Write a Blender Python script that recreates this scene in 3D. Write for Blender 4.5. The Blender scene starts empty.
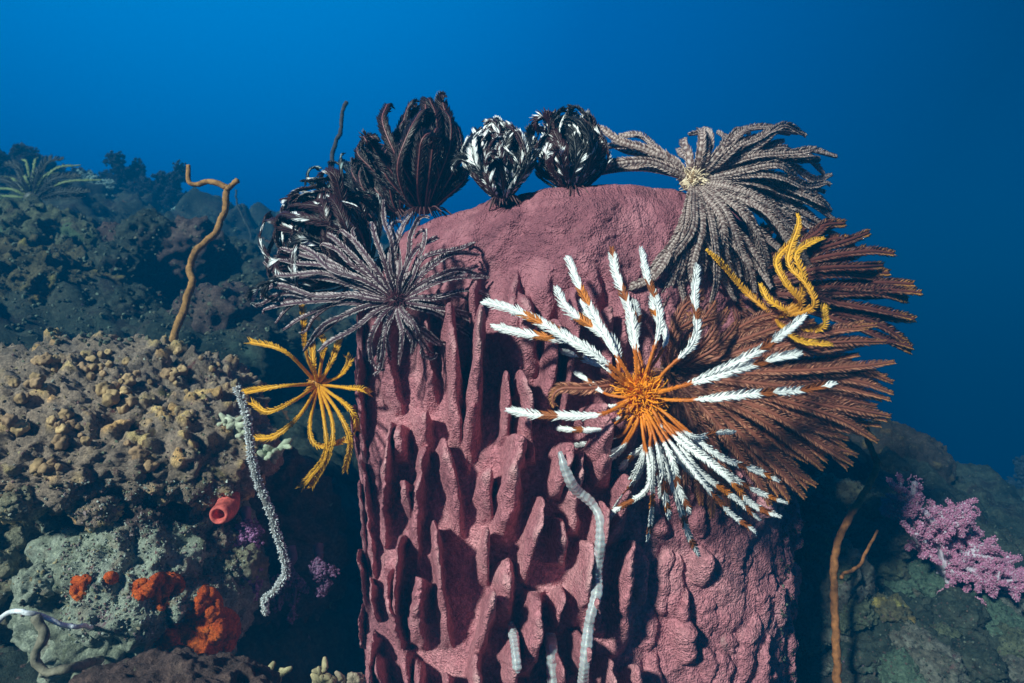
import bpy, bmesh, math, random
import numpy as np
from mathutils import Vector, Matrix
from mathutils.bvhtree import BVHTree

# ---------------------------------------------------------------- camera, water light, sun, exposure
SC = bpy.context.scene
COL = SC.collection
FPX = 24.0 / 36.0 * 1024.0          # focal length in pixels
cam = bpy.data.cameras.new('camera'); cam.lens = 24.0; cam.sensor_width = 36.0
cam.clip_start = 0.02; cam.clip_end = 200.0
cam.dof.use_dof = True; cam.dof.focus_distance = 0.78; cam.dof.aperture_fstop = 10
camo = bpy.data.objects.new('camera', cam); COL.objects.link(camo)
camo.location = (0, 0, 0); camo.rotation_euler = (math.radians(90), 0, 0)
SC.camera = camo

SUN_EL, SUN_AZ = math.radians(30), math.radians(38)    # from behind the camera, over its left shoulder
SUN_TRAVEL = Vector((math.sin(SUN_AZ) * math.cos(SUN_EL), math.cos(SUN_AZ) * math.cos(SUN_EL), -math.sin(SUN_EL)))
sun = bpy.data.lights.new('sun', 'SUN'); sun.energy = 5.0; sun.angle = math.radians(5); sun.color = (1.0, 0.82, 0.63)
suno = bpy.data.objects.new('sun', sun); COL.objects.link(suno)
suno.location = (-3, -4, 5); suno.rotation_euler = SUN_TRAVEL.to_track_quat('-Z', 'Y').to_euler()

world = bpy.data.worlds.new('World'); SC.world = world; world.use_nodes = True
nt = world.node_tree; nt.nodes.clear()
def WN(t, **k):
    n = nt.nodes.new(t)
    for a, b in k.items(): setattr(n, a, b)
    return n
w_out = WN('ShaderNodeOutputWorld'); w_bg = WN('ShaderNodeBackground')
sky = WN('ShaderNodeTexSky'); sky.sky_type = 'NISHITA'; sky.sun_disc = False
sky.sun_elevation = SUN_EL; sky.sun_rotation = math.atan2(-SUN_TRAVEL.x, -SUN_TRAVEL.y)
# the water between the surface and the reef filters the sky: red goes first, blue lasts
w_tc = WN('ShaderNodeTexCoord')
w_dot = WN('ShaderNodeVectorMath', operation='DOT_PRODUCT')
w_dot.inputs[1].default_value = Vector((-0.42, 0.72, 0.55)).normalized()
w_ramp = WN('ShaderNodeValToRGB')
nt.links.new(w_tc.outputs['Generated'], w_dot.inputs[0])
w_map = WN('ShaderNodeMapRange'); w_map.inputs['From Min'].default_value = -1; w_map.inputs['From Max'].default_value = 1
nt.links.new(w_dot.outputs['Value'], w_map.inputs['Value'])
nt.links.new(w_map.outputs['Result'], w_ramp.inputs['Fac'])
cr = w_ramp.color_ramp
cr.elements[0].position = 0.0; cr.elements[0].color = (0.0, 0.012, 0.03, 1)
cr.elements[1].position = 1.0; cr.elements[1].color = (0.0, 0.42, 1.05, 1)
for p_, c_ in ((0.55, (0.0, 0.02, 0.06, 1)), (0.75, (0.0, 0.055, 0.17, 1)), (0.92, (0.0, 0.2, 0.62, 1))):
    e_ = cr.elements.new(p_); e_.color = c_
w_fil = WN('ShaderNodeMix', data_type='RGBA', blend_type='MULTIPLY'); w_fil.inputs['Factor'].default_value = 1.0
w_fil.inputs['B'].default_value = (0.0, 0.07, 0.30, 1)
nt.links.new(sky.outputs['Color'], w_fil.inputs['A'])
w_add = WN('ShaderNodeMix', data_type='RGBA', blend_type='ADD'); w_add.inputs['Factor'].default_value = 0.2
w_str = WN('ShaderNodeMix', data_type='RGBA', blend_type='MULTIPLY'); w_str.inputs['Factor'].default_value = 1.0
w_str.inputs['B'].default_value = (3.3, 3.3, 3.3, 1)
nt.links.new(w_ramp.outputs['Color'], w_str.inputs['A'])
nt.links.new(w_str.outputs['Result'], w_add.inputs['A']); nt.links.new(w_fil.outputs['Result'], w_add.inputs['B'])
nt.links.new(w_add.outputs['Result'], w_bg.inputs['Color']); w_bg.inputs['Strength'].default_value = 0.1
nt.links.new(w_bg.outputs[0], w_out.inputs['Surface'])

SC.view_settings.view_transform = 'Standard'; SC.view_settings.look = 'None'
SC.view_settings.exposure = 1.45; SC.view_settings.gamma = 1.0; SC.view_settings.use_curve_mapping = False
SC.render.engine = 'CYCLES'
cy = SC.cycles; cy.use_denoising = True; cy.max_bounces = 6; cy.diffuse_bounces = 3; cy.glossy_bounces = 2
cy.transmission_bounces = 3; cy.transparent_max_bounces = 8; cy.volume_bounces = 0; cy.caustics_reflective = False; cy.caustics_refractive = False

# ---------------------------------------------------------------- maths helpers
def P(px, py, Y):
    """The point at distance Y ahead that the photo shows at pixel (px, py)."""
    return np.array([(px - 512.0) / FPX * Y, Y, (341.5 - py) / FPX * Y])
def nrm(v): return v / (np.linalg.norm(v, axis=-1, keepdims=True) + 1e-12)
_rs = np.random.RandomState(7)
_perm = _rs.permutation(4096)
_grad = nrm(_rs.normal(size=(4096, 3)))
def _hash(i, j, k, s): return _perm[(_perm[(_perm[(i + s * 131) & 4095] + j) & 4095] + k) & 4095]
def perlin(p, seed=0):
    p = np.asarray(p, float); i = np.floor(p).astype(np.int64); f = p - i; u = f * f * f * (f * (f * 6 - 15) + 10)
    r = 0
    for a in (0, 1):
        for b in (0, 1):
            for c in (0, 1):
                g = _grad[_hash(i[:, 0] + a, i[:, 1] + b, i[:, 2] + c, seed)]
                d = (g * (f - np.array([a, b, c]))).sum(1)
                w = (u[:, 0] if a else 1 - u[:, 0]) * (u[:, 1] if b else 1 - u[:, 1]) * (u[:, 2] if c else 1 - u[:, 2])
                r = r + w * d
    return r * 1.5
def fbm(p, octv=4, seed=0, gain=.5, ridged=False):
    r, a, s = 0, 1.0, 0
    for o in range(octv):
        n = perlin(p * 2.0 ** o + o * 17.3, seed + o)
        r = r + a * ((1 - 2 * np.abs(n)) if ridged else n); s += a; a *= gain
    return r / s
def worley(p, seed=0, second=False):
    """Distance to the nearest (and second nearest) scattered point, and that point's random id in 0..1."""
    i = np.floor(p).astype(np.int64); d1 = np.full(len(p), 9.0); d2 = d1.copy(); rid = np.zeros(len(p))
    for a in (-1, 0, 1):
        for b in (-1, 0, 1):
            for c in (-1, 0, 1):
                h = _hash(i[:, 0] + a, i[:, 1] + b, i[:, 2] + c, seed)
                q = i + np.array([a, b, c]) + .5 + .42 * _grad[h] * 1.0
                d = np.linalg.norm(p - q, axis=1)
                m = d < d1
                d2 = np.where(m, d1, np.minimum(d2, d)); rid = np.where(m, h / 4096.0, rid); d1 = np.where(m, d, d1)
    return (d1, d2, rid) if second else (d1, rid)
def sstep(a, b, x):
    t = np.clip((x - a) / (b - a), 0, 1); return t * t * (3 - 2 * t)
def bez(ctrl, n):
    """Points along a Catmull-Rom spline through ctrl."""
    c = np.asarray(ctrl, float); c = np.vstack([2 * c[0] - c[1], c, 2 * c[-1] - c[-2]])
    t = np.linspace(0, len(c) - 3 - 1e-9, n); k = t.astype(int); u = (t - k)[:, None]
    a, b, d, e = c[k], c[k + 1], c[k + 2], c[k + 3]
    return .5 * (2 * b + (d - a) * u + (2 * a - 5 * b + 4 * d - e) * u ** 2 + (3 * b - a - 3 * d + e) * u ** 3)
def arclen(sp, n):
    d = np.r_[0, np.cumsum(np.linalg.norm(np.diff(sp, axis=0), axis=1))]
    s = np.linspace(0, d[-1], n)
    return np.stack([np.interp(s, d, sp[:, k]) for k in range(3)], 1), d[-1]

# ---------------------------------------------------------------- mesh helpers
def obj(name, V, faces, m, parent=None, col=None, smooth=True):
    """Links ONE mesh object. faces: list of integer arrays (n x 3 or n x 4)."""
    me = bpy.data.meshes.new(name)
    V = np.asarray(V, np.float32); faces = [np.asarray(f, np.int32) for f in faces if len(f)]
    me.vertices.add(len(V)); me.vertices.foreach_set('co', V.ravel())
    lv = np.concatenate([f.ravel() for f in faces]); ln = np.concatenate([np.full(len(f), f.shape[1], np.int32) for f in faces])
    me.loops.add(len(lv)); me.loops.foreach_set('vertex_index', lv)
    me.polygons.add(len(ln)); me.polygons.foreach_set('loop_start', np.r_[0, np.cumsum(ln)[:-1]].astype(np.int32))
    me.polygons.foreach_set('loop_total', ln)
    me.polygons.foreach_set('use_smooth', np.full(len(ln), smooth))
    me.update(calc_edges=True); me.validate()
    if col is not None:
        ca = me.color_attributes.new('Col', 'FLOAT_COLOR', 'POINT')
        c4 = np.ones((len(V), 4), np.float32); c4[:, :3] = col; ca.data.foreach_set('color', c4.ravel())
    me.materials.append(m)
    o = bpy.data.objects.new(name, me); COL.objects.link(o)
    if parent is not None: o.parent = parent
    return o
def tag(o, label, cat, group=None, kind=None):
    o['label'] = label; o['category'] = cat
    if group: o['group'] = group
    if kind: o['kind'] = kind
    return o
def thing(name, label, cat, loc, group=None):
    o = bpy.data.objects.new(name, None); COL.objects.link(o); o.location = Vector(loc); o.empty_display_size = .02
    return tag(o, label, cat, group)
class MB:
    """Collects geometry (and a colour per vertex) for ONE mesh."""
    def __init__(s): s.v, s.f, s.c, s.n = [], {3: [], 4: []}, [], 0
    def add(s, V, faces, col=(1, 1, 1)):
        V = np.asarray(V, float); s.v.append(V); s.c.append(np.broadcast_to(np.asarray(col, float), (len(V), 3)))
        for f in faces:
            f = np.asarray(f, int)
            if len(f): s.f[f.shape[1]].append(f + s.n)
        s.n += len(V)
    def build(s, name, m, parent=None, origin=None, smooth=True):
        V = np.vstack(s.v)
        if origin is not None: V = V - np.asarray(origin)
        return obj(name, V, [np.vstack(f) for f in s.f.values() if f], m, parent, np.vstack(s.c), smooth)
def frames(sp, up):
    t = nrm(np.gradient(sp, axis=0)); up = np.broadcast_to(np.asarray(up, float), sp.shape)
    s = np.cross(t, up); l = np.linalg.norm(s, axis=1)
    bad = l < .12
    s = nrm(s)
    if bad.any() and not bad.all():
        idx = np.arange(len(sp)); good = idx[~bad]
        for k in range(3): s[:, k] = np.interp(idx, good, s[good, k])
        s = nrm(s - (s * t).sum(1)[:, None] * t)
    for k in range(1, len(s)):
        if (s[k] * s[k - 1]).sum() < -.5: s[k] = -s[k]
    return t, s, nrm(np.cross(s, t))
def tube(sp, R, sides=8, up=(0, -1, .2), lump=None):
    """A closed tube along sp with radius R per point. lump(t, angle) -> multiplier."""
    n = len(sp); R = np.broadcast_to(np.asarray(R, float), (n,)); t, s, q = frames(sp, up)
    a = np.arange(sides) / sides * 2 * np.pi
    rr = R[:, None] * np.ones(sides)
    if lump is not None: rr = rr * lump(np.linspace(0, 1, n)[:, None], a[None, :])
    V = sp[:, None, :] + rr[:, :, None] * (np.cos(a)[None, :, None] * s[:, None, :] + np.sin(a)[None, :, None] * q[:, None, :])
    V = V.reshape(-1, 3); i = np.arange(n - 1)[:, None] * sides; j = np.arange(sides)[None, :]; k = (j + 1) % sides
    F = np.stack([i + j, i + k, i + sides + k, i + sides + j], -1).reshape(-1, 4)
    c0, c1 = len(V), len(V) + 1
    V = np.vstack([V, sp[0] - t[0] * R[0] * .5, sp[-1] + t[-1] * R[-1] * .5])
    j = np.arange(sides); k = (j + 1) % sides; e = (n - 1) * sides
    T = np.vstack([np.stack([k, j, np.full(sides, c0)], 1), np.stack([e + j, e + k, np.full(sides, c1)], 1)])
    return V, [F, T]
_ico = {}
def ico(sub):
    if sub not in _ico:
        b = bmesh.new(); bmesh.ops.create_icosphere(b, subdivisions=sub, radius=1.0)
        b.verts.ensure_lookup_table()
        _ico[sub] = (np.array([v.co[:] for v in b.verts]), np.array([[v.index for v in f.verts] for f in b.faces])); b.free()
    return _ico[sub]
def rot(rx=0, ry=0, rz=0): return np.array(Matrix.Rotation(rz, 3, 'Z') @ Matrix.Rotation(ry, 3, 'Y') @ Matrix.Rotation(rx, 3, 'X'))

# ---------------------------------------------------------------- materials
def mat(name, build, rough=.75, spec=.3, sss=0):
    m = bpy.data.materials.new(name); m.use_nodes = True; t = m.node_tree; b = t.nodes['Principled BSDF']
    b.inputs['Roughness'].default_value = rough; b.inputs['Specular IOR Level'].default_value = spec
    if sss:
        b.inputs['Subsurface Weight'].default_value = sss; b.inputs['Subsurface Radius'].default_value = (.01, .004, .003)
        b.inputs['Subsurface Scale'].default_value = 1.0
    build(t, b); return m
def N(t, typ, **k):
    n = t.nodes.new(typ)
    for a, b in k.items(): setattr(n, a, b)
    return n
def noise(t, scale, detail=5, rough=.6, dist=0, coord='Object', tc=None):
    tc = tc or N(t, 'ShaderNodeTexCoord'); n = N(t, 'ShaderNodeTexNoise')
    n.inputs['Scale'].default_value = scale; n.inputs['Detail'].default_value = detail
    n.inputs['Roughness'].default_value = rough; n.inputs['Distortion'].default_value = dist
    t.links.new(tc.outputs[coord], n.inputs['Vector']); return n
def ramp(t, src, stops, interp='LINEAR'):
    r = N(t, 'ShaderNodeValToRGB'); c = r.color_ramp; c.interpolation = interp
    c.elements[0].position, c.elements[0].color = stops[0][0], (*stops[0][1], 1)
    c.elements[1].position, c.elements[1].color = stops[-1][0], (*stops[-1][1], 1)
    for p, k in stops[1:-1]: c.elements.new(p).color = (*k, 1)
    t.links.new(src, r.inputs['Fac']); return r
def mix(t, fac, a, b, mode='MIX'):
    m = N(t, 'ShaderNodeMix', data_type='RGBA', blend_type=mode)
    for s, v in (('Factor', fac), ('A', a), ('B', b)):
        if isinstance(v, (int, float)): m.inputs[s].default_value = v
        elif isinstance(v, tuple): m.inputs[s].default_value = (*v, 1)
        else: t.links.new(v, m.inputs[s])
    return m
def bump(t, b, src, strength=.5, dist=.004):
    n = N(t, 'ShaderNodeBump'); n.inputs['Strength'].default_value = strength; n.inputs['Distance'].default_value = dist
    t.links.new(src, n.inputs['Height']); t.links.new(n.outputs[0], b.inputs['Normal']); return n
def reef_mat(name, stops, spots=(), scale=9, rough=.9, attr=False):
    """Mottled crust: broad colour zones, speckle, and patches of other growth."""
    def f(t, b):
        tc = N(t, 'ShaderNodeTexCoord')
        n1 = noise(t, scale, 8, .65, .6, tc=tc); c = ramp(t, n1.outputs['Fac'], stops).outputs['Color']
        n2 = noise(t, scale * 14, 4, .7, tc=tc)
        sp = ramp(t, n2.outputs['Fac'], [(.3, (.35, .35, .35)), (.5, (1, 1, 1)), (.72, (2.0, 1.95, 1.8))])
        c = mix(t, .75, c, sp.outputs['Color'], 'MULTIPLY').outputs['Result']
        for k, (colr, sc, lo, hi) in enumerate(spots):
            n = noise(t, sc, 6, .6, .9, tc=tc)
            mp = N(t, 'ShaderNodeMapping'); mp.inputs['Location'].default_value = (3.1 * k + 1, 1.7 * k, .9 * k)
            t.links.new(tc.outputs['Object'], mp.inputs['Vector']); t.links.new(mp.outputs[0], n.inputs['Vector'])
            r = ramp(t, n.outputs['Fac'], [(lo, (0, 0, 0)), (hi, (1, 1, 1))])
            c = mix(t, r.outputs['Color'], c, colr).outputs['Result']
        if attr:
            at = N(t, 'ShaderNodeVertexColor'); at.layer_name = 'Col'
            c = mix(t, 1.0, c, at.outputs['Color'], 'MULTIPLY').outputs['Result']
        t.links.new(c, b.inputs['Base Color'])
        n3 = noise(t, scale * 30, 5, .7, tc=tc)
        bump(t, b, n3.outputs['Fac'], .9, .006)
    return mat(name, f, rough, .15)
def vcol_mat(name, rough=.7, spec=.3, var=.35, scale=160, sss=0, bmp=.3):
    """Colour carried by the mesh, broken up by fine grain."""
    def f(t, b):
        at = N(t, 'ShaderNodeVertexColor'); at.layer_name = 'Col'
        n = noise(t, scale, 4, .6)
        r = ramp(t, n.outputs['Fac'], [(.3, (1 - var,) * 3), (.7, (1 + var,) * 3)])
        t.links.new(mix(t, 1.0, at.outputs['Color'], r.outputs['Color'], 'MULTIPLY').outputs['Result'], b.inputs['Base Color'])
        if bmp: bump(t, b, n.outputs['Fac'], bmp, .002)
    return mat(name, f, rough, spec, sss)
M = {}
M['seabed'] = reef_mat('reef crust', [(.3, (.010, .013, .012)), (.45, (.035, .045, .038)), (.55, (.06, .065, .052)), (.62, (.032, .026, .026)), (.75, (.095, .105, .085))],
                       [((.09, .13, .10), 5, .6, .66), ((.16, .07, .03), 12, .66, .7), ((.25, .15, .22), 17, .68, .72), ((.5, .5, .45), 30, .72, .75)], 7)
M['grey_rock'] = reef_mat('grey green crusted rock', [(.3, (.09, .09, .07)), (.44, (.26, .28, .22)), (.54, (.40, .43, .36)), (.63, (.26, .21, .16)), (.75, (.46, .48, .41))],
                       [((.13, .14, .08), 16, .6, .66), ((.22, .14, .16), 22, .64, .69), ((.55, .58, .55), 34, .68, .72)], 13)
M['brown_rock'] = reef_mat('brown mottled rock', [(.3, (.07, .06, .05)), (.45, (.21, .18, .12)), (.55, (.30, .28, .20)), (.65, (.17, .13, .11)), (.75, (.36, .32, .22))],
                       [((.20, .24, .17), 9, .58, .64), ((.25, .10, .07), 14, .66, .7), ((.45, .45, .38), 30, .7, .73)], 11)
M['knob'] = reef_mat('knobbly coral skin', [(.3, (.5, .5, .5)), (.5, (.95, .95, .95)), (.7, (1.3, 1.25, 1.2))], [((.16, .10, .10), 24, .62, .68), ((.5, .5, .45), 60, .68, .73), ((.46, .24, .26), 19, .66, .71), ((.30, .33, .20), 13, .63, .69), ((.62, .58, .50), 41, .68, .72)], 20, attr=True)
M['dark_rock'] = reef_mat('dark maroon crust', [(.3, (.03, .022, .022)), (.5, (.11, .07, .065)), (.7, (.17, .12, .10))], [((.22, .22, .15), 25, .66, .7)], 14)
def f_sponge(t, b):
    tc = N(t, 'ShaderNodeTexCoord')
    n = noise(t, 9, 6, .65, .5, tc=tc)
    c = ramp(t, n.outputs['Fac'], [(.28, (.25, .085, .11)), (.5, (.54, .20, .235)), (.72, (.70, .33, .36))]).outputs['Color']
    n2 = noise(t, 210, 4, .65, tc=tc); r2 = ramp(t, n2.outputs['Fac'], [(.3, (.55,) * 3), (.52, (1.0,) * 3), (.72, (1.45,) * 3)])
    c = mix(t, 1.0, c, r2.outputs['Color'], 'MULTIPLY').outputs['Result']
    n4 = noise(t, 20, 6, .7, .9, tc=tc); r4 = ramp(t, n4.outputs['Fac'], [(.56, (0, 0, 0)), (.70, (.6,) * 3)])
    c = mix(t, r4.outputs['Color'], c, (.17, .075, .085)).outputs['Result']
    n5 = noise(t, 34, 6, .7, .6, tc=tc); r5 = ramp(t, n5.outputs['Fac'], [(.62, (0, 0, 0)), (.74, (.6,) * 3)])
    c = mix(t, r5.outputs['Color'], c, (.42, .30, .28)).outputs['Result']
    # the smooth lip of the sponge is a dustier mauve than its blades
    sp = N(t, 'ShaderNodeSeparateXYZ'); t.links.new(tc.outputs['Object'], sp.inputs[0])
    mr = N(t, 'ShaderNodeMapRange'); mr.inputs['From Min'].default_value = .60; mr.inputs['From Max'].default_value = .80; mr.inputs['To Max'].default_value = .75
    t.links.new(sp.outputs['Z'], mr.inputs['Value'])
    n6 = noise(t, 12, 6, .65, 1.2, tc=tc); lipc = ramp(t, n6.outputs['Fac'], [(.3, (.10, .036, .055)), (.48, (.25, .085, .115)), (.66, (.50, .20, .245))])
    c = mix(t, mr.outputs['Result'], c, lipc.outputs['Color']).outputs['Result']
    # strobe light on the blade rims, painted in as a paler pink
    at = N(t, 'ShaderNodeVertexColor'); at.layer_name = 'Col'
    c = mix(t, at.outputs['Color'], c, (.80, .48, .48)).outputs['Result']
    t.links.new(c, b.inputs['Base Color'])
    v = N(t, 'ShaderNodeTexVoronoi'); v.inputs['Scale'].default_value = 420; t.links.new(tc.outputs['Object'], v.inputs['Vector'])
    n3 = noise(t, 300, 4, .7, tc=tc); ad = N(t, 'ShaderNodeMath', operation='ADD'); t.links.new(n3.outputs['Fac'], ad.inputs[0]); t.links.new(v.outputs['Distance'], ad.inputs[1])
    bump(t, b, ad.outputs[0], .8, .003)
M['sponge'] = mat('barrel sponge skin', f_sponge, .9, .12)
M['green_plate'] = reef_mat('pale green plate skin', [(.3, (.05, .075, .055)), (.5, (.10, .145, .105)), (.7, (.15, .19, .145))], [((.14, .12, .09), 20, .62, .68)], 14)
M['dark_coral'] = reef_mat('dark pebbled coral skin', [(.3, (.08, .085, .10)), (.5, (.15, .155, .18)), (.7, (.24, .24, .27))], [], 16, attr=True)
M['dim_knob'] = reef_mat('olive knobbly coral skin', [(.3, (.14, .17, .13)), (.5, (.28, .33, .25)), (.7, (.42, .46, .34))], [((.07, .10, .07), 9, .58, .64), ((.12, .07, .06), 14, .64, .7)], 12, attr=True)
M['olive'] = reef_mat('olive mottled rock', [(.3, (.03, .035, .028)), (.45, (.08, .09, .06)), (.55, (.13, .14, .09)), (.65, (.07, .06, .05)), (.75, (.16, .17, .12))], [((.10, .15, .09), 9, .58, .64)], 10)
M['slope_rock'] = reef_mat('grey brown slope rock', [(.3, (.04, .038, .034)), (.45, (.11, .10, .085)), (.55, (.17, .165, .145)), (.65, (.09, .065, .06)), (.75, (.22, .22, .20))], [((.10, .13, .10), 9, .58, .64), ((.16, .08, .09), 14, .64, .70)], 11)
# ---------------------------------------------------------------- the seabed: one sheet
CT = np.array([
    (-.60, .45, -.50), (-.25, .6, -.62), (.3, .5, -.72), (-.9, .7, -.40), (-.45, 1.0, -.42), (-.28, 1.15, -.50), (.1, 1.1, -.72), (-.25, 1.7, -.30),
    (-.78, 1.45, -.10), (-1.3, 1.5, .08), (-1.25, 2.0, .22), (-2.2, 2.2, .42), (-.75, 2.2, .06), (-.45, 2.6, .02), (-1.6, 3.2, .52), (-1.0, 3.2, .36), (-2.6, 3.4, .68), (-1.30, 4.0, .60), (-.7, 3.8, .44),
    (-3.2, 4.2, .80), (-2.0, 5.2, .55), (-3.5, 6.5, .4), (-1.4, 6.2, .1), (-6, 5, .9), (-6, 9, 0), (-2, 10, -1.2), (0, 4.0, .0), (0, 6, -.6), (0, 10, -2.2),
    (.5, .8, -.62), (.42, 1.25, -.36), (.55, 1.5, -.24), (.8, 1.0, -.52), (.75, 1.7, -.24), (1.2, 1.15, -.64), (1.0, 1.75, -.34), (1.35, 1.85, -.46), (1.7, 2.1, -.66), (.8, 2.6, -.5), (1.6, 3, -1.1), (2.6, 2.2, -1.3), (2.4, 1.0, -1.3),
    (2.5, 4, -1.7), (4, 6, -2.8), (6, 3, -3.0), (6, 9, -3.6), (8, 0, -3.6), (3, 10, -3.4), (-8, 2, .9), (-3, .8, .1), (-3, -.6, -.2), (0, -.8, -.8), (4, -.8, -2.4), (-8, -.8, 0)])
def _tp(d): return np.where(d > 0, d * d * np.log(d + 1e-9), 0)
_A = np.zeros((len(CT) + 3,) * 2); _d = np.linalg.norm(CT[:, None, :2] - CT[None, :, :2], axis=2)
_A[:len(CT), :len(CT)] = _tp(_d) + np.eye(len(CT)) * .002; _A[:len(CT), -3] = 1; _A[:len(CT), -2:] = CT[:, :2]; _A[-3:, :len(CT)] = _A[:len(CT), -3:].T
_W = np.linalg.solve(_A, np.r_[CT[:, 2], 0, 0, 0])
def terrain_z(x, y):
    out = np.zeros(len(x))
    for s in range(0, len(x), 40000):
        q = np.stack([x[s:s + 40000], y[s:s + 40000]], 1)
        d = np.linalg.norm(q[:, None] - CT[None, :, :2], axis=2)
        out[s:s + 40000] = _tp(d) @ _W[:-3] + _W[-3] + q @ _W[-2:]
    return np.clip(out, -4, 1.0)
def build_terrain():
    n = 640; u = np.linspace(-1, 1, n)
    X = 8.6 * np.sinh(3.3 * u) / np.sinh(3.3)
    a0, a1 = np.arcsinh((-.9 - 1.1) / .55), np.arcsinh((11.4 - 1.1) / .55)
    Yv = 1.1 + .55 * np.sinh(np.linspace(a0, a1, n))
    x, y = np.meshgrid(X, Yv); x, y = x.ravel(), y.ravel(); z = terrain_z(x, y)
    V = np.stack([x, y, z], 1)
    far = np.clip(np.hypot(x, y - .2), .6, 5)
    amp = .05 * far
    r1 = fbm(V * 3.0, 3, 3, ridged=True); w1, w2, wid = worley(V * 5.5 + .25 * fbm(V * 4, 2, 11)[:, None], 5, True)
    lump = np.sqrt(np.clip(1 - (w1 / .75) ** 2, 0, 1)) * (.4 + wid)
    v1, vid = worley(V * 19, 8); fine = np.sqrt(np.clip(1 - (v1 / .7) ** 2, 0, 1)) * (.3 + vid)
    dz = amp * .55 * (r1 - .3) + amp * .75 * (lump - .35) + .016 * np.minimum(far, 2) * fine + .02 * fbm(V * 22, 4, 9) * np.minimum(far, 2)
    V[:, 2] += dz
    V[:, 0] += amp * .5 * fbm(V * 4.2, 3, 21); V[:, 1] += amp * .5 * fbm(V * 4.2, 3, 31)
    i = np.arange(n - 1)[:, None] * n; j = np.arange(n - 1)[None, :]
    F = np.stack([i + j, i + j + 1, i + n + j + 1, i + n + j], -1).reshape(-1, 4)
    o = obj('seabed', V, [F], M['seabed']); o['kind'] = 'structure'; o['label'] = 'dark crusted reef slope falling away to deeper water'
    return V, F
TV, TF = build_terrain()
SOLID = [BVHTree.FromPolygons([tuple(v) for v in TV], TF.tolist())]

# ---------------------------------------------------------------- water: even blue air between lens and reef
def build_haze():
    x0, x1, y0, y1, z0, z1 = -9.5, 9.5, -0.95, 12, -5.4, 1.35
    V = [(x, y, z) for z in (z0, z1) for y in (y0, y1) for x in (x0, x1)]
    F = [(0, 2, 3, 1), (4, 5, 7, 6), (0, 1, 5, 4), (2, 6, 7, 3), (0, 4, 6, 2), (1, 3, 7, 5)]
    m = bpy.data.materials.new('water haze'); m.use_nodes = True; t = m.node_tree; t.nodes.clear()
    o = N(t, 'ShaderNodeOutputMaterial'); v = N(t, 'ShaderNodeVolumePrincipled')
    v.inputs['Color'].default_value = (.0, .080, .195, 1); v.inputs['Density'].default_value = .36
    v.inputs['Absorption Color'].default_value = (0.0, .1, .25, 1)
    t.links.new(v.outputs[0], o.inputs['Volume'])
    b = obj('haze', V, [F], m, smooth=False); b['kind'] = 'stuff'; b['label'] = 'clear blue sea water that fades far things'
build_haze()

# ---------------------------------------------------------------- the barrel sponge
SX, SY = .095, 1.08
def sponge_profile(z):
    return np.interp(z, [-1.0, -.8, -.55, -.30, -.16, -.05, .04, .12, .16, .18, .19, .195], [.25, .275, .302, .313, .310, .300, .290, .279, .270, .261, .252, .243])
def sponge_fins():
    """Blades: (x of the column, middle height, half length, depth, half width, slant)."""
    rs = random.Random(11); fins = []
    x = -.34
    while x < .05:
        z = -.88 + rs.uniform(0, .12)
        top = rs.uniform(.0, .07)
        while z < top:
            hl = rs.choice([rs.uniform(.022, .036), rs.uniform(.034, .056), rs.uniform(.05, .085)])
            D = rs.uniform(.055, .106) * (1.0 if z < -.1 else .75)
            fins.append((x + rs.uniform(-.012, .012), z + hl, hl, D, rs.choice([rs.uniform(.0045, .0065), rs.uniform(.005, .0078), rs.uniform(.007, .0105)]), rs.uniform(-.2, .2)))
            z += 2 * hl * rs.uniform(.92, 1.1) + rs.choice([0, .008, .02])
        x += rs.uniform(.024, .034)
    return fins
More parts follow.
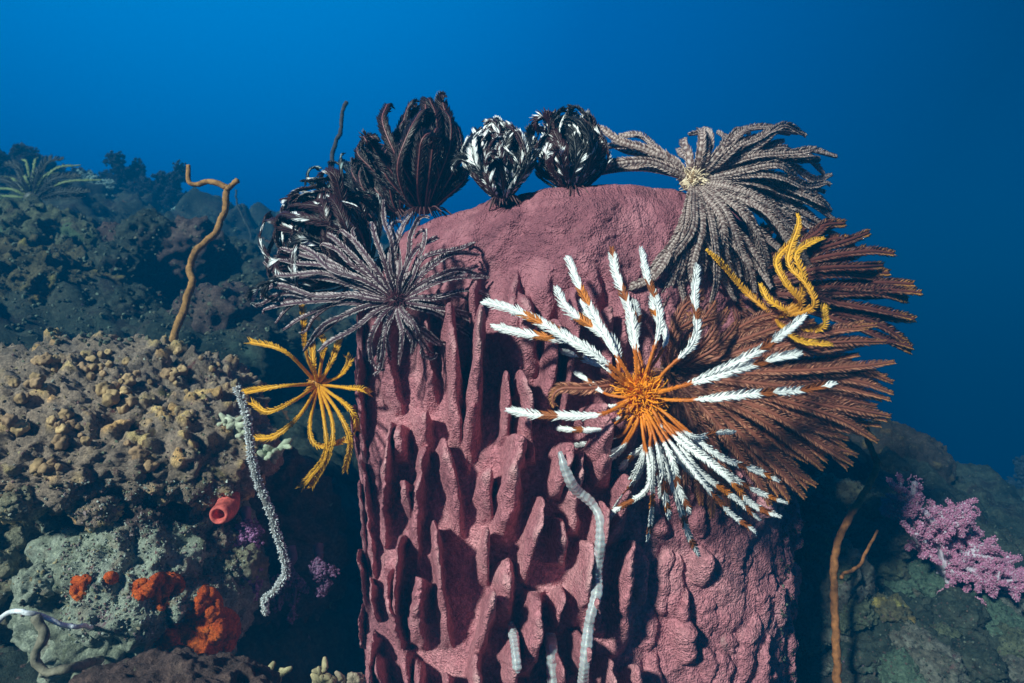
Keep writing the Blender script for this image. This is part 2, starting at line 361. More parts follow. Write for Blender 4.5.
def build_sponge():
    th = np.concatenate([np.linspace(-125, 110, 1000), np.linspace(110, 235, 120)[1:-1]]) * np.pi / 180
    nt_ = len(th)
    z_out = np.concatenate([np.linspace(-1.0, -.6, 60)[:-1], np.linspace(-.6, .195, 500)])
    rows = []
    T, Z = np.meshgrid(th, z_out); T, Z = T.ravel(), Z.ravel()
    R = sponge_profile(Z)
    R = R + .012 * sstep(-.5, -1.1, T) * (T > -2.4) * sstep(.1, -.2, Z) + .026 * np.exp(-((T - .85) / .38) ** 2) * sstep(.12, -.1, Z)
    Q = np.stack([np.sin(T) * .3, -np.cos(T) * .3, Z], 1)
    side = sstep(.02, .34, T)                      # 0 on the finned flank, 1 on the pitted flank
    topf = 1 - sstep(.0, .11, Z)                # fins die out below the smooth lip
    h = np.zeros(len(T)); lit_rim = np.zeros(len(T)); lean = np.zeros(len(T)); owner = np.zeros(len(T))
    Xs = np.sin(T) * R + .010 * fbm(Q * np.array([9, 9, 8]), 3, 41) + .006 * fbm(Q * 26, 3, 43)
    for (x0, zc, hl, H, w, slope) in sponge_fins():
        m = np.nonzero((np.abs(Xs - x0) < .05) & (np.abs(Z - zc) < hl * 1.25) & (np.abs(T) < 1.75))[0]
        if not len(m): continue
        dz = (Z[m] - zc) / hl; zz = dz + .22 * fbm(Q[m] * 42, 2, 51)
        prof = 1.12 * np.clip((1 + zz) / 1.5, 0, 2) ** .75 * np.clip(1 - zz, 0, 2) ** .33 * (1 + .4 * fbm(Q[m] * np.array([20, 20, 38]), 3, 57))
        d = Xs[m] - x0 - slope * (Z[m] - zc)
        wv = w * (1 + .6 * fbm(Q[m] * 34, 3, 59)) * (.86 + .28 * np.clip(1 - zz, 0, 1.2) ** .6)
        hh = H * np.clip(prof, 0, 1.2) ** .8 * np.exp(-np.abs(d / wv) ** 3.2)
        lit_rim[m] = np.where(hh > h[m], sstep(.80, 1.0, hh / (H * 1.05)) * .5, lit_rim[m])  # mask for painted light: paler colour on the outermost blade tips
        h[m] = np.maximum(h[m], hh)
    h *= (1 - side) * topf * (1 + .0 * Z)
    # pitted flank
    pq = np.stack([T * .31 + .02 * fbm(Q * 14, 2, 61), Z * .62 + .02 * fbm(Q * 14, 2, 63), np.zeros(len(T))], 1)
    w1, wid = worley(pq * np.array([34, 26, 1]) + .4 * fbm(Q * 16, 3, 65)[:, None], 15)
    lobe = np.clip(1 - (w1 / .52) ** 2, 0, 1) ** .5 * (.25 + .95 * wid)
    v1, vid = worley(pq * np.array([44, 44, 44]) + .5 * fbm(Q * 30, 2, 67)[:, None], 16)
    small = np.clip(1 - (v1 / .55) ** 2, 0, 1) ** .6 * vid
    patch = sstep(-.3, .2, fbm(Q * 6, 2, 71))
    pit = .023 * lobe * (.45 + .55 * patch) + .007 * small * (.4 + .6 * (1 - patch)) + .005 * fbm(Q * 40, 4, 69) - .008
    h2 = pit * side * (.25 + .75 * topf)
    und = .016 * fbm(Q * 5, 3, 73) * (1 - .6 * topf) + .012 * fbm(Q * np.array([11, 11, 5]), 3, 75)
    fold = .020 * fbm(np.stack([T * 2.6, Z * 6, Z * 0], 1) + 3, 4, 77, ridged=True) * (1 - topf)
    hb = .005 * fbm(Q * 50, 4, 79) + .0016 * fbm(Q * 170, 2, 81)
    left_up = .030 * sstep(-.45, -1.0, T) * (T > -2.2) * sstep(-.25, .05, Z)
    r = R + h2 + und + fold * .8 + hb + left_up
    # blades lean towards the light side and upwards, so that tips overhang
    Tl = T; Zl = Z + .45 * h * (1 + .5 * np.sin(T * 9)) - .035 * sstep(-.35, -1.1, T) * sstep(.0, .195, Z)
    lip = -.020 + .004 * np.sin(T * 3 + .5) + .009 * fbm(np.stack([np.sin(T), np.cos(T), T * 0], 1) * 2.2, 3, 83)
    Zl = Zl + lip * sstep(.05, .195, Z)
    V = [np.stack([SX + np.sin(Tl) * r + .10 * h, SY - np.cos(Tl) * r - .98 * h, Zl], 1)]
    base_r = r.reshape(len(z_out), nt_)[-1]; top_z = Zl.reshape(len(z_out), nt_)[-1]
    steps = [(.006, .010), (.014, .015), (.024, .015), (.034, .008), (.042, -.01)] + [(.045 + .09 * k / 14, -.01 - .34 * k / 14) for k in range(1, 15)]
    for din, dz in steps:
        rr = base_r - din + .006 * fbm(np.stack([np.sin(th) * 3, np.cos(th) * 3, np.full(nt_, dz * 14)], 1), 3, 85)
        V.append(np.stack([SX + np.sin(th) * rr, SY - np.cos(th) * rr, top_z + dz], 1))
    V.append(np.array([[SX, SY, -.20]])); V = np.vstack(V)
    nr = len(z_out) + len(steps); i = np.arange(nr - 1)[:, None] * nt_; j = np.arange(nt_)[None, :]; k = (j + 1) % nt_
    F = np.stack([i + j, i + k, i + nt_ + k, i + nt_ + j], -1).reshape(-1, 4)
    e = (nr - 1) * nt_; j = np.arange(nt_); k = (j + 1) % nt_
    C = np.stack([e + j, e + k, np.full(nt_, len(V) - 1)], 1)
    off = np.array([SX, SY, -.7])
    lit_col = np.zeros((len(V), 3)); lit_col[:len(T)] = (lit_rim * (1 - side) * topf)[:, None]
    o = obj('barrel_sponge', V - off, [F, C], M['sponge'], col=lit_col); o.location = off
    tag(o, 'huge dusky pink barrel sponge with blade-like ridges, carrying the feather stars', 'sponge')
    SOLID.append(BVHTree.FromPolygons([tuple(v) for v in V], F.tolist()))
build_sponge()
SPONGE = SOLID[-1]
# ---------------------------------------------------------------- reef rocks
def rock(name, label, cat, c, radii, R=None, seed=0, sub=6, amp=.15, freq=3.0, m='grey_rock', knob=None, fine=.006, group=None, extra=None):
    """A lump of reef: an ellipsoid broken by ridges, hollows and (knob) rounded polyp knobs. knob = (cells per metre, height)."""
    U, F = ico(sub); radii = np.array(radii, float); R = np.eye(3) if R is None else R
    V = U * radii; nr = nrm(U / radii); rm = radii.mean()
    q = V * freq / rm * .35 + seed * 3.7
    d = amp * rm * (fbm(q, 4, seed) * .8 + .5 * (fbm(q * 1.7, 3, seed + 5, ridged=True) - .3))
    w1, wid = worley(q * 2.2, seed + 2); d += amp * rm * .5 * (np.sqrt(np.clip(1 - (w1 / .8) ** 2, 0, 1)) - .5)
    V = V + nr * d[:, None]
    col = np.ones((len(V), 3))
    if knob:
        cells, hk = knob
        k1, kid = worley(V * cells + .2 * fbm(V * cells, 2, seed + 7)[:, None], seed + 3)
        kn = np.clip(1 - (k1 / .56) ** 2, 0, 1) ** .5 * (kid > .15) * (.3 + .8 * ((kid * 7.3) % 1))
        patch = sstep(-.35, .15, fbm(V * 9, 2, seed + 8))
        kn = kn * (.35 + .65 * patch)
        up_ = np.stack([nr[:, 0], nr[:, 1] - .2, nr[:, 2]], 1); V = V + nrm(up_) * (hk * kn)[:, None]
        t1, tid = worley(V * cells * 2.7, seed + 4); V = V + nr * (.30 * hk * np.clip(1 - (t1 / .6) ** 2, 0, 1))[:, None]
        tip = sstep(.35, .85, kn); warm = ((kid * 13.7) % 1)[:, None]
        base = np.array([.37, .27, .215]); tipc = (1 - warm) * np.array([.90, .50, .22]) + warm * np.array([.95, .70, .32])
        col = base + (tipc - base) * tip[:, None]
    V = V + nr * (fine * fbm(V * 60, 4, seed + 9) + fine * .4 * fbm(V * 190, 2, seed + 10))[:, None]
    if extra is not None: V = extra(V)
    V = V @ R.T
    o = obj(name, V, [F], M[m], col=col); o.location = Vector(c); tag(o, label, cat, group)
    W = V + np.asarray(c); bv = BVHTree.FromPolygons([tuple(v) for v in W], F.tolist()); SOLID.append(bv); o_bvh[o.name] = bv
    return o
o_bvh = {}
def hit(px, py, only=None):
    """First solid surface seen along the line of sight through a pixel: (point, normal)."""
    d = Vector(P(px, py, 1.0)).normalized(); best = None
    for b in (SOLID if only is None else [only]):
        h = b.ray_cast(Vector((0, 0, 0)), d)
        if h[0] is not None and (best is None or h[3] < best[2]): best = (np.array(h[0]), np.array(h[1]), h[3])
    if best is None: return None
    n = best[1]
    if np.dot(n, best[0]) > 0: n = -n
    return best[0], n
def drop(x, y, top=1.2):
    best = None
    for b in SOLID:
        h = b.ray_cast(Vector((x, y, top)), Vector((0, 0, -1)))
        if h[0] is not None and (best is None or h[0][2] > best[2]): best = np.array(h[0])
    return best

rock('coral_ledge', 'overhanging ledge of brown coral studded with tan knobs, beside the pale spiny whip', 'coral', P(92, 412, .98), (.225, .20, .062), rot(.32, .12, 0), 3, 7, .20, 4.5, 'knob', (40, .022), .004)
rock('coral_ledge', 'small knobbly coral lobe under the pale whip tip', 'coral', P(205, 445, .93), (.085, .10, .05), rot(.2, .35, 0), 5, 6, .3, 4, 'knob', (48, .014), .004)
rock('reef_rock', 'grey green crusted rock bearing the big orange sponge patches', 'rock', P(150, 590, .93), (.125, .15, .13), rot(.2, -.1, .2), 11, 7, .34, 4.5, 'grey_rock', None, .007)
rock('reef_rock', 'pale fuzzy grey rock under the red sea squirt', 'rock', P(185, 505, 1.0), (.085, .08, .065), rot(0, .3, 0), 13, 6, .3, 4.5, 'grey_rock', None, .007)
rock('reef_rock', 'olive mottled rock below the knobbly ledge at the picture edge', 'rock', P(8, 545, .93), (.115, .13, .085), rot(.2, .2, 0), 17, 7, .36, 4.5, 'brown_rock', None, .008)
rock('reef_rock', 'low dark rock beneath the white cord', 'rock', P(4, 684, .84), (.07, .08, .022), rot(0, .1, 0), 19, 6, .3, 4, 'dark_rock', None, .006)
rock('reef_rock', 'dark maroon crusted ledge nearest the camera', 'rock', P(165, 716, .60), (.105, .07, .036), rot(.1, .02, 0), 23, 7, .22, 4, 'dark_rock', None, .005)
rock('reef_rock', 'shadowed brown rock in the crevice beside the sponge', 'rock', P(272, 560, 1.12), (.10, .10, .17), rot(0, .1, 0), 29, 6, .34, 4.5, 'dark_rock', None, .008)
rock('coral_boulder', 'knobbly brown coral mound below the tall branching whip', 'coral', P(38, 300, 1.8), (.26, .22, .135), rot(.1, .3, 0), 31, 7, .34, 4.5, 'dim_knob', (26, .02), .006)
rock('coral_boulder', 'green lumpy coral boulder under the far pale feather star', 'coral', P(35, 248, 1.95), (.205, .19, .105), rot(.1, .25, 0), 37, 6, .38, 4.5, 'olive', None, .010)
rock('reef_rock', 'dark slanting rock with a green tip behind the branching whip', 'rock', P(158, 268, 2.1), (.17, .22, .075), rot(0, .62, .2), 41, 6, .3, 4, 'dark_rock', None, .01)
rock('reef_rock', 'broad dim rock shelf behind the knobbly ledge', 'rock', P(215, 350, 1.75), (.34, .22, .08), rot(.1, -.08, 0), 43, 6, .34, 5, 'seabed', None, .01)
rock('reef_rock', 'rounded dark mound far off below the thin curled whip', 'rock', P(205, 222, 3.9), (.20, .2, .13), None, 47, 5, .3, 5, 'seabed', None, .015)
rock('reef_rock', 'grey brown rock against the foot of the sponge', 'rock', P(812, 590, 1.10), (.085, .08, .085), rot(0, .2, 0), 53, 6, .36, 4.5, 'slope_rock', None, .009)
rock('reef_rock', 'mottled slab behind the brown whip', 'rock', P(838, 520, 1.24), (.10, .08, .06), rot(.2, .35, 0), 59, 6, .36, 5, 'brown_rock', None, .010)
rock('reef_rock', 'long dark slab sloping down below the purple soft coral', 'rock', P(940, 655, 1.05), (.15, .10, .05), rot(.3, .32, 0), 61, 6, .34, 6, 'seabed', None, .010)
rock('plate_coral', 'pale green plate coral at the foot of the purple soft coral', 'coral', hit(945, 586)[0] + (0, -.01, .004), (.062, .04, .016), rot(.7, .3, 0), 67, 6, .34, 4.5, 'green_plate', None, .005)
rock('plate_coral', 'thin green plate coral lower down the slope near the frame edge', 'coral', hit(985, 622)[0] + (0, -.01, .004), (.07, .045, .012), rot(.7, .3, 0), 71, 6, .34, 4.5, 'green_plate', None, .005)
rock('coral_boulder', 'dark pebbled coral mound behind the brown whip', 'coral', P(893, 462, 1.75), (.13, .13, .085), rot(0, .3, 0), 73, 6, .22, 4, 'dark_coral', (34, .012), .004)

def lumps(label, group, spots, size, mats, seed):
    rs = random.Random(seed)
    for k, (x, y) in enumerate(spots):
        h = hit(x, y)
        if h is None: continue
        s = size * rs.uniform(.6, 1.3)
        rock('reef_lump', label, 'rock', h[0] + np.array([0, .2 * s, -.2 * s]), (s * rs.uniform(.8, 1.5), s, s * rs.uniform(.5, .9)), rot(rs.uniform(-.4, .4), rs.uniform(-.2, .5), rs.uniform(0, 3)), seed + k, 5, .42, 4.5, mats[k % len(mats)], (60, .005) if mats[k % len(mats)] in ('knob', 'dim_knob', 'dark_coral') else None, .006, group)
lumps('crusted lump on the reef slope between the sponge and the purple soft coral', 'lumps on the slope beyond the sponge',
      [(806, 640), (822, 662), (866, 655), (850, 610), (892, 610), (915, 640), (905, 585), (880, 560), (893, 535), (862, 540), (842, 572), (812, 545), (935, 668), (905, 672), (875, 505), (818, 505)], .034, ['olive', 'slope_rock', 'seabed', 'olive', 'dim_knob', 'slope_rock', 'green_plate'], 200)
lumps('crusted lump on the dark slope below the purple soft coral', 'lumps below the soft coral', [(960, 610), (1002, 600), (1015, 645), (975, 660), (1008, 672), (945, 632)], .03, ['seabed', 'slope_rock', 'olive'], 240)
lumps('small mottled lump tucked under the overhanging coral ledge', 'lumps under the ledge', [(20, 500), (60, 520), (100, 505), (140, 520), (235, 560), (40, 580), (215, 545)], .03, ['brown_rock', 'grey_rock', 'knob', 'dark_rock'], 260)
lumps('dim lump on the hazy ridge behind the branching whip', 'lumps on the ridge', [(120, 262), (150, 238), (205, 270), (235, 250), (250, 300), (215, 315), (130, 305), (262, 262), (185, 245)], .085, ['seabed', 'seabed', 'dark_rock'], 280)

# ---------------------------------------------------------------- feather stars
def arm_geo(mb, sp, up, r0, r1, pl, col, step=.003, ang=38, lift=.15, pw=.0022, seed=0, start=.05, prof=None, sides=6, hook=.35, thick=.35, stop=1.0, seg=.004):
    """One feather arm: a tapering jointed stalk with two close rows of side branchlets.
    pl: branchlet length; ang: how far they lean towards the tip; col(t, u, rnd, side, stalk) -> rgb."""
    rs = np.random.RandomState(seed)
    sp, L = arclen(sp, max(14, int(L_of(sp) / seg)))
    n = len(sp); t = np.linspace(0, 1, n); tt, s, q = frames(sp, up)
    V, F = tube(sp, (r0 + (r1 - r0) * t) * (1 + .10 * np.sin(np.arange(n) * 2.1)), sides, up)
    tc = np.r_[np.repeat(t, sides), 0, 1]; z = np.zeros(len(tc)); ua = np.r_[np.tile(np.arange(sides) / sides, n), .25, .25]
    mb.add(V, F, col(tc, ua, z + .5, z, True))
    k = max(3, int(L * (stop - start) / step)); tp = np.linspace(start, stop - .005, k)
    tp = np.repeat(tp, 2); sg = np.tile([1., -1.], k); tp = np.clip(tp + rs.uniform(-.3, .3, len(tp)) * step / L, 0, 1)
    g = lambda A: np.stack([np.interp(tp, t, A[:, i]) for i in range(3)], 1)
    B, T_, S_, Q_ = g(sp), nrm(g(tt)), nrm(g(s)), nrm(g(q))
    pf = prof(tp) if prof is not None else (.35 + .65 * sstep(0, .22, tp)) * (1 - .55 * sstep(.8, 1, tp))
    ln = pl * pf * rs.uniform(.82, 1.12, len(tp)); a = np.radians(ang + rs.normal(0, 5, len(tp)))
    lf = lift + rs.normal(0, .07, len(tp))
    D = nrm(S_ * (sg * np.cos(a))[:, None] + T_ * np.sin(a)[:, None] + Q_ * lf[:, None])
    D2 = nrm(D + hook * T_ + Q_ * (.25 * lift))
    wd = nrm(T_ - (T_ * D).sum(1)[:, None] * D); th = np.cross(D, wd)
    w = (pw * .5); rb = (r0 + (r1 - r0) * tp)[:, None]
    b0 = B + D * rb * .2; b1 = b0 + D * (ln * .55)[:, None]; b2 = b1 + D2 * (ln * .45)[:, None]
    def ring(c, f): return [c + wd * w * f, c - wd * w * f, c + th * w * f * thick * 2]
    VV = np.stack(ring(b0, .8) + ring(b1, 1.0) + [b2], 1)
    m = len(tp); o = np.arange(m)[:, None] * 7
    quad = np.array([[0, 1, 4, 3], [1, 2, 5, 4], [2, 0, 3, 5]]); tri = np.array([[3, 4, 6], [4, 5, 6], [5, 3, 6]])
    rnd = np.repeat(rs.rand(m), 7); uu = np.tile([0, 0, 0, .55, .55, .55, 1.], m)
    mb.add(VV.reshape(-1, 3), [(o[:, None] + quad).reshape(-1, 4), (o[:, None] + tri).reshape(-1, 3)],
           col(np.repeat(tp, 7), uu, rnd, np.repeat(sg, 7), False))
def L_of(sp): return np.linalg.norm(np.diff(sp, axis=0), axis=1).sum()
def curl_tip(sp, turn, radius, toward):
    """Adds a curling end of `turn` radians to a spine, bending towards a direction."""
    t = nrm(sp[-1] - sp[-2]); b = toward - np.dot(toward, t) * t; b = b / (np.linalg.norm(b) + 1e-9)
    k = max(5, int(turn * radius / .0025)); a = np.linspace(0, 1, k)[1:]; rad = radius * (1 - .55 * a)
    p = [sp[-1]]; th = 0; d = turn / (k - 1)
    for r in rad:
        th += d; p.append(p[-1] + (t * math.cos(th) + b * math.sin(th)) * r * d)
    return np.vstack([sp, p[1:]])
def star(label, c, cat='feather star', group='feather stars'):
    return thing('feather_star', label, cat, c, group)
def add_arm(root, c, m, sp, up, **k):
    mb = MB(); arm_geo(mb, sp, up, **k); return mb.build('arm', m, root, c)
def disc(root, c, r, m, colr, seed=0, squash=(1, .6, 1), bristle=0, bl=.012, bcol=(.5, .2, .02), axis=(0, -1, .15), cone=1.0):
    U, F = ico(3); V = U * np.array(squash) * r; V = V * (1 + .18 * fbm(V / r * 2.2 + seed, 3, seed))[:, None]
    mb = MB(); mb.add(V, [F], colr); mb.build('disc', m, root)
    if bristle:
        rs = np.random.RandomState(seed); mb = MB(); ax = nrm(np.array(axis, float))
        for _ in range(bristle):
            d = nrm(rs.normal(size=3) * np.array([1, .6, 1]) + ax * cone)
            st = d * r * .55; e1 = st + d * bl * rs.uniform(.4, .7); e2 = e1 + nrm(d + .8 * nrm(rs.normal(size=3))) * bl * rs.uniform(.3, .7)
            V, F = tube(bez([st, e1, e2], 6), np.linspace(.0011, .0005, 6), 4)
            mb.add(V, F, np.array(bcol) * rs.uniform(.6, 1.25))
        mb.build('oral_pinnules', m, root)
def lerp3(a, b, f): return np.asarray(a) + (np.asarray(b) - np.asarray(a)) * f[:, None]

M['feather'] = vcol_mat('feather star skin', .5, .4, .18, 300, 0, .2)
M['feather_gloss'] = vcol_mat('dark feather star skin', .45, .45, .25, 260, 0, .2)

# --- the white and orange one on the front of the sponge
def col_white(seed, bands, orange_to=.30):
    def f(t, u, r, sd, stalk):
        j = t + .012 * (r - .5)
        white = np.array([.86, .86, .87]); c = np.broadcast_to(white, (len(t), 3)) * (.92 + .12 * r)[:, None]
        org = lerp3((.80, .26, .015), (.50, .12, .01), sstep(.05, orange_to, t)) * (.75 + .5 * r)[:, None]
        c = np.where((j < orange_to)[:, None], org, c)
        for a, b, k in bands:
            bc = np.array([.55, .17, .02]) if k else np.array([.30, .085, .02])
            c = np.where(((j > a) & (j < b))[:, None], bc * (.7 + .6 * r)[:, None], c)
        return c
    return f
WC = P(640, 397, .70)
ws = star('white feather star with orange centre and brown-banded plumes on the sponge front', WC)
#       tip px, depth, bend (pixels sideways), tint
WHITE_ARMS = [
    (489, 303, .71, -14), (492, 326, .72, -12), (520, 313, .74, -10), (556, 287, .75, 10), (569, 261, .74, 8), (580, 300, .77, 6), (612, 248, .73, 5), (622, 292, .77, 2), (641, 248, .75, -5),
    (634, 300, .78, 0), (655, 290, .77, 3), (697, 268, .73, -10), (806, 315, .70, -8), (801, 353, .68, 6), (836, 383, .70, -6),
    (507, 410, .70, 10), (556, 428, .75, 14), (573, 446, .76, 12), (588, 472, .75, 10), (592, 420, .73, -12), (606, 432, .73, -8), (570, 470, .78, 16),
    (599, 532, .73, 12), (616, 505, .75, 8), (647, 541, .70, 4), (669, 518, .67, -2), (688, 508, .66, -4), (699, 556, .72, -8), (753, 530, .67, -14), (722, 500, .71, -8),
    (781, 517, .67, -16), (787, 503, .70, -14), (735, 432, .69, -10), (724, 470, .72, -8), (640, 470, .72, 4), (660, 455, .70, 6), (620, 470, .74, 6), (575, 372, .74, 8), (560, 350, .75, -6)]
WHITE_ARMS += [(x + dx, y + dy, Y + .02, b * .6 + 3) for (x, y, Y, b), dx, dy in zip(WHITE_ARMS[22:36:3], (8, -9, 7, -8, 9, 6, -10, -12, 9, -6, -14, 8, 6, -8), (-14, -20, -10, -22, -16, -30, -8, -18, -20, -24, -12, 8, 12, -16))]
for i, (x, y, Y, bend) in enumerate(WHITE_ARMS):
    rs = random.Random(i * 7 + 1)
    T = P(x, y, Y); d = T - WC; L = np.linalg.norm(d)
    side = np.array([-d[2], 0, d[0]]) / (L + 1e-9)
    B = WC + nrm(d) * .006 + np.array([rs.uniform(-.004, .004), -.004, rs.uniform(-.004, .004)])
    mid = WC + d * .5 + side * bend * .001 + np.array([rs.gauss(0, .035) * L, -.028 - .06 * L, rs.gauss(0, .035) * L])
    sp = bez([B, WC + d * .22 + side * bend * .0006 + np.array([0, -.026 - .03 * L, 0]), mid, WC + d * .8 + side * bend * .0006 + np.array([0, -.014, 0]), T], 60)
    if i in (0, 2, 4, 11, 22, 26, 28): sp = curl_tip(sp, rs.uniform(.5, 1.1), .02, np.array([0, .6, -.5]))
    px = L / .70 * FPX; bs = min(.45, 46 / px + rs.uniform(-.04, .03))
    b0 = min(.66, 88 / px + rs.uniform(-.03, .03)) if px < 160 else rs.uniform(.56, .66)
    bands = [(b0, b0 + rs.uniform(.07, .12), rs.random() < .35)] if px > 75 else []
    if i in (6, 15): bands.append((.93, 1.1, 0)) if i == 6 else None
    if i == 14: bands = [(.52, .60, 0), (.78, .92, 0)]
    if px > 105 and i >= 16: bands.append((min(.86, bands[0][1] + .17), min(.92, bands[0][1] + .23), rs.random() < .5))
    twist = nrm(np.array([rs.uniform(-.35, .35), -1, rs.uniform(-.2, .45)]))
    add_arm(ws, WC, M['feather'], sp, twist, r0=.0019, r1=.0008, pl=(.0102 if i < 16 else .0074) * rs.uniform(.85, 1.15), col=col_white(i, bands, bs), step=.0016, ang=56, lift=rs.uniform(.1, .35), pw=.0018, seed=i,
            prof=lambda t, b=bs: np.where(t < b, .34 + .22 * t, .55 + .45 * sstep(b, b + .08, t)) * (1 - .6 * sstep(.9, 1, t)))
disc(ws, WC, .012, M['feather'], (.75, .25, .02), 3, (1.3, .7, 1.2), 420, .022, (.95, .34, .012))

# --- generic open star: many arms given by angle ranges
def fan(root, c, m, arms, colf, **k):
    """arms: (tip px, py, depth, sag in metres along the view, sideways bend, curl)"""
    for i, (x, y, Y, bulge, bend, cu) in enumerate(arms):
        T = P(x, y, Y); d = T - c; L = np.linalg.norm(d); side = nrm(np.array([-d[2], 0, d[0]]))
        rs = random.Random(i * 13 + int(x)); arch = k.get('arch', 0) * L * abs(d[0]) / L * rs.uniform(.5, 1.3)
        wv = lambda s: np.array([rs.gauss(0, 1), rs.gauss(0, .7), rs.gauss(0, 1)]) * L * s * k.get('wave', 1)
        sp = bez([c + nrm(d) * .005, c + d * .25 + side * bend * .6 + np.array([0, -bulge * .7, arch * .6]), c + d * .5 + side * bend + wv(.025) + np.array([0, -bulge, arch]),
                  c + d * .78 + side * bend * .8 + wv(.03) + np.array([0, -bulge * .6, arch * .75]), T], 60)
        if cu: sp = curl_tip(sp, abs(cu) * rs.uniform(.6, 1.3), k.get('curl_r', .012) * rs.uniform(.7, 1.4), np.array([0, .5 if cu > 0 else -.7, -1.0]) + side * (1 if cu > 0 else -1))
        kk = {a: b for a, b in k.items() if a not in ('curl_r', 'arch', 'wave')}; up = nrm(np.array([rs.uniform(-.5, .5), -1, rs.uniform(-.2, .6)]))
        add_arm(root, c, m, sp, up, col=colf(i), seed=i + 100, **kk)
def ray_tips(cx, cy, spec, seed, Yf, bulge=.03, curl=.0):
    """spec: (angle from, to [deg, 0 = to the right, 90 = up], number, length px at from, at to)"""
    rs = random.Random(seed); out = []
    for a0, a1, n, l0, l1 in spec:
        for i in range(n):
            f = (i + .5) / n; a = math.radians(a0 + (a1 - a0) * f + rs.uniform(-2.5, 2.5)); l = (l0 + (l1 - l0) * f) * rs.uniform(.82, 1.06)
            x, y = cx + math.cos(a) * l, cy - math.sin(a) * l
            out.append((x, y, Yf(x, y), bulge * rs.uniform(.5, 1.3), rs.uniform(-.008, .008), curl * rs.uniform(.3, 1.2) * rs.choice([1, 1, -1]) if rs.random() < .7 else 0))
    return out
def col_ticks(dark, pale, f_=1.0, tipc=None, amt=.5, seed=0, freq=170., bw=.5, chev=0):
    """Dark arm with pale ticks: each branchlet pale or dark, paler towards its end."""
    def g(i):
        def f(t, u, r, sd, stalk):
            if stalk:
                if not chev: return np.broadcast_to(np.asarray(dark) * 1.1, (len(t), 3))
                w = np.sin(t * chev + 5 * np.abs(np.abs(u - .25) - .0) * 2 + i) + .7 * perlin(np.stack([t * 60, u * 3, t * 0 + i * 1.7], 1), 33)
                return lerp3(np.asarray(dark) * .8, np.asarray(pale) * .85, sstep(-.1, .5, w))
            band = .5 + .5 * np.sin(t * freq + i * 2)
            k = ((r * (1 - bw) + band * bw) < amt) * sstep(.0, .5, u)
            c = lerp3(dark, pale, np.clip(k * (.65 + .5 * r), 0, 1) * f_)
            if tipc is not None: c = lerp3(c, tipc, sstep(.82, 1.0, t) * .7)
            return c
        return f
    return g

# --- grey one draped over the rim
GC = P(694, 180, .86)
gs = star('large grey feather star with cream centre and thick draped arms on the sponge rim', GC)
gY = lambda x, y: .86 + .04 * min(1, abs(x - 694) / 120) - (.05 if y > 230 else 0) * min(1, (y - 230) / 60 if y > 230 else 0) + (.03 if y < 180 else 0)
arms = ray_tips(694, 180, [(48, 8, 14, 62, 138), (8, -32, 15, 142, 145), (-32, -62, 13, 140, 128), (-62, -100, 10, 126, 115), (-100, -118, 4, 135, 150), (146, 165, 3, 85, 112), (168, 182, 2, 100, 112), (120, 50, 7, 36, 60)], 3, gY, .035, .5)
arms += [(586, 182, .86, .02, -.012, 0), (640, 330, .80, .02, .01, .6), (618, 292, .80, .03, .02, .5), (815, 148, .88, .02, .006, 0), (782, 141, .9, .02, .0, .3), (600, 128, .88, .02, .005, .8)]
fan(gs, GC, M['feather'], arms, col_ticks((.17, .098, .092), (.60, .47, .44), 1, None, .52, freq=260., bw=.3, chev=320.), r0=.0034, r1=.0026, pl=.0092, step=.0011, ang=36, lift=.6, pw=.0018, curl_r=.016, hook=1.1, arch=.03, seg=.0018)
disc(gs, GC, .016, M['feather'], (.7, .55, .40), 5, (1.2, .6, 1), 110, .014, (.85, .68, .50))

# --- black and silver one on the left shoulder
BC = P(398, 302, .80)
bs_ = star('black and silver speckled feather star with curled tips on the sponge shoulder', BC)
bY = lambda x, y: .80 + .06 * min(1, max(0, 398 - x) / 130) - .02 * (y > 340) + .02 * (x > 450)
arms = ray_tips(398, 302, [(168, 148, 5, 128, 130), (190, 170, 6, 128, 135), (216, 192, 5, 100, 118), (148, 118, 4, 118, 88), (112, 92, 2, 80, 90), (88, 58, 4, 88, 80), (40, 12, 6, 98, 92), (8, -28, 5, 88, 78), (-38, -80, 6, 56, 56), (-85, -120, 5, 66, 62)], 8, bY, .03, 2.0)
arms += [(383, 200, .80, .02, -.004, .0), (412, 214, .81, .02, .004, .6)]
fan(bs_, BC, M['feather'], arms, col_ticks((.075, .032, .048), (.76, .63, .65), 1, None, .66, freq=330., bw=.1), r0=.0021, r1=.0012, pl=.0058, step=.0011, ang=38, lift=.6, pw=.0012, curl_r=.011, hook=.9, arch=.06, seg=.0018)
disc(bs_, BC, .011, M['feather_gloss'], (.05, .015, .025), 7, (1.2, .7, 1), 60, .012, (.10, .025, .04))

# --- copper brown one spreading behind the white one
CC = P(668, 372, .80)
cs = star('big copper brown feather star fanned out behind the white one', CC)
cY = lambda x, y: .78 + .05 * min(1, max(0, x - 740) / 140)
arms = ray_tips(668, 372, [(14, -2, 15, 205, 222), (-2, -14, 18, 222, 218), (-14, -30, 19, 212, 192), (-30, -48, 14, 190, 176), (-48, -75, 10, 165, 165), (30, 14, 6, 120, 180), (75, 32, 5, 70, 95), (-78, -100, 3, 150, 140)], 13, cY, .03, .0)
arms += [(700, 296, .77, .03, .02, 2.6), (690, 322, .75, .03, .015, 3.0), (715, 318, .77, .03, .015, 2.4), (565, 388, .70, .035, .002, 2.2)]
fan(cs, CC, M['feather'], arms, col_ticks((.27, .085, .052), (.74, .32, .19), 1, (.66, .28, .08), .52, freq=240.), r0=.0026, r1=.0015, pl=.0120, step=.0011, ang=46, lift=.2, pw=.0011, curl_r=.012, hook=.8, arch=.02, wave=.35)
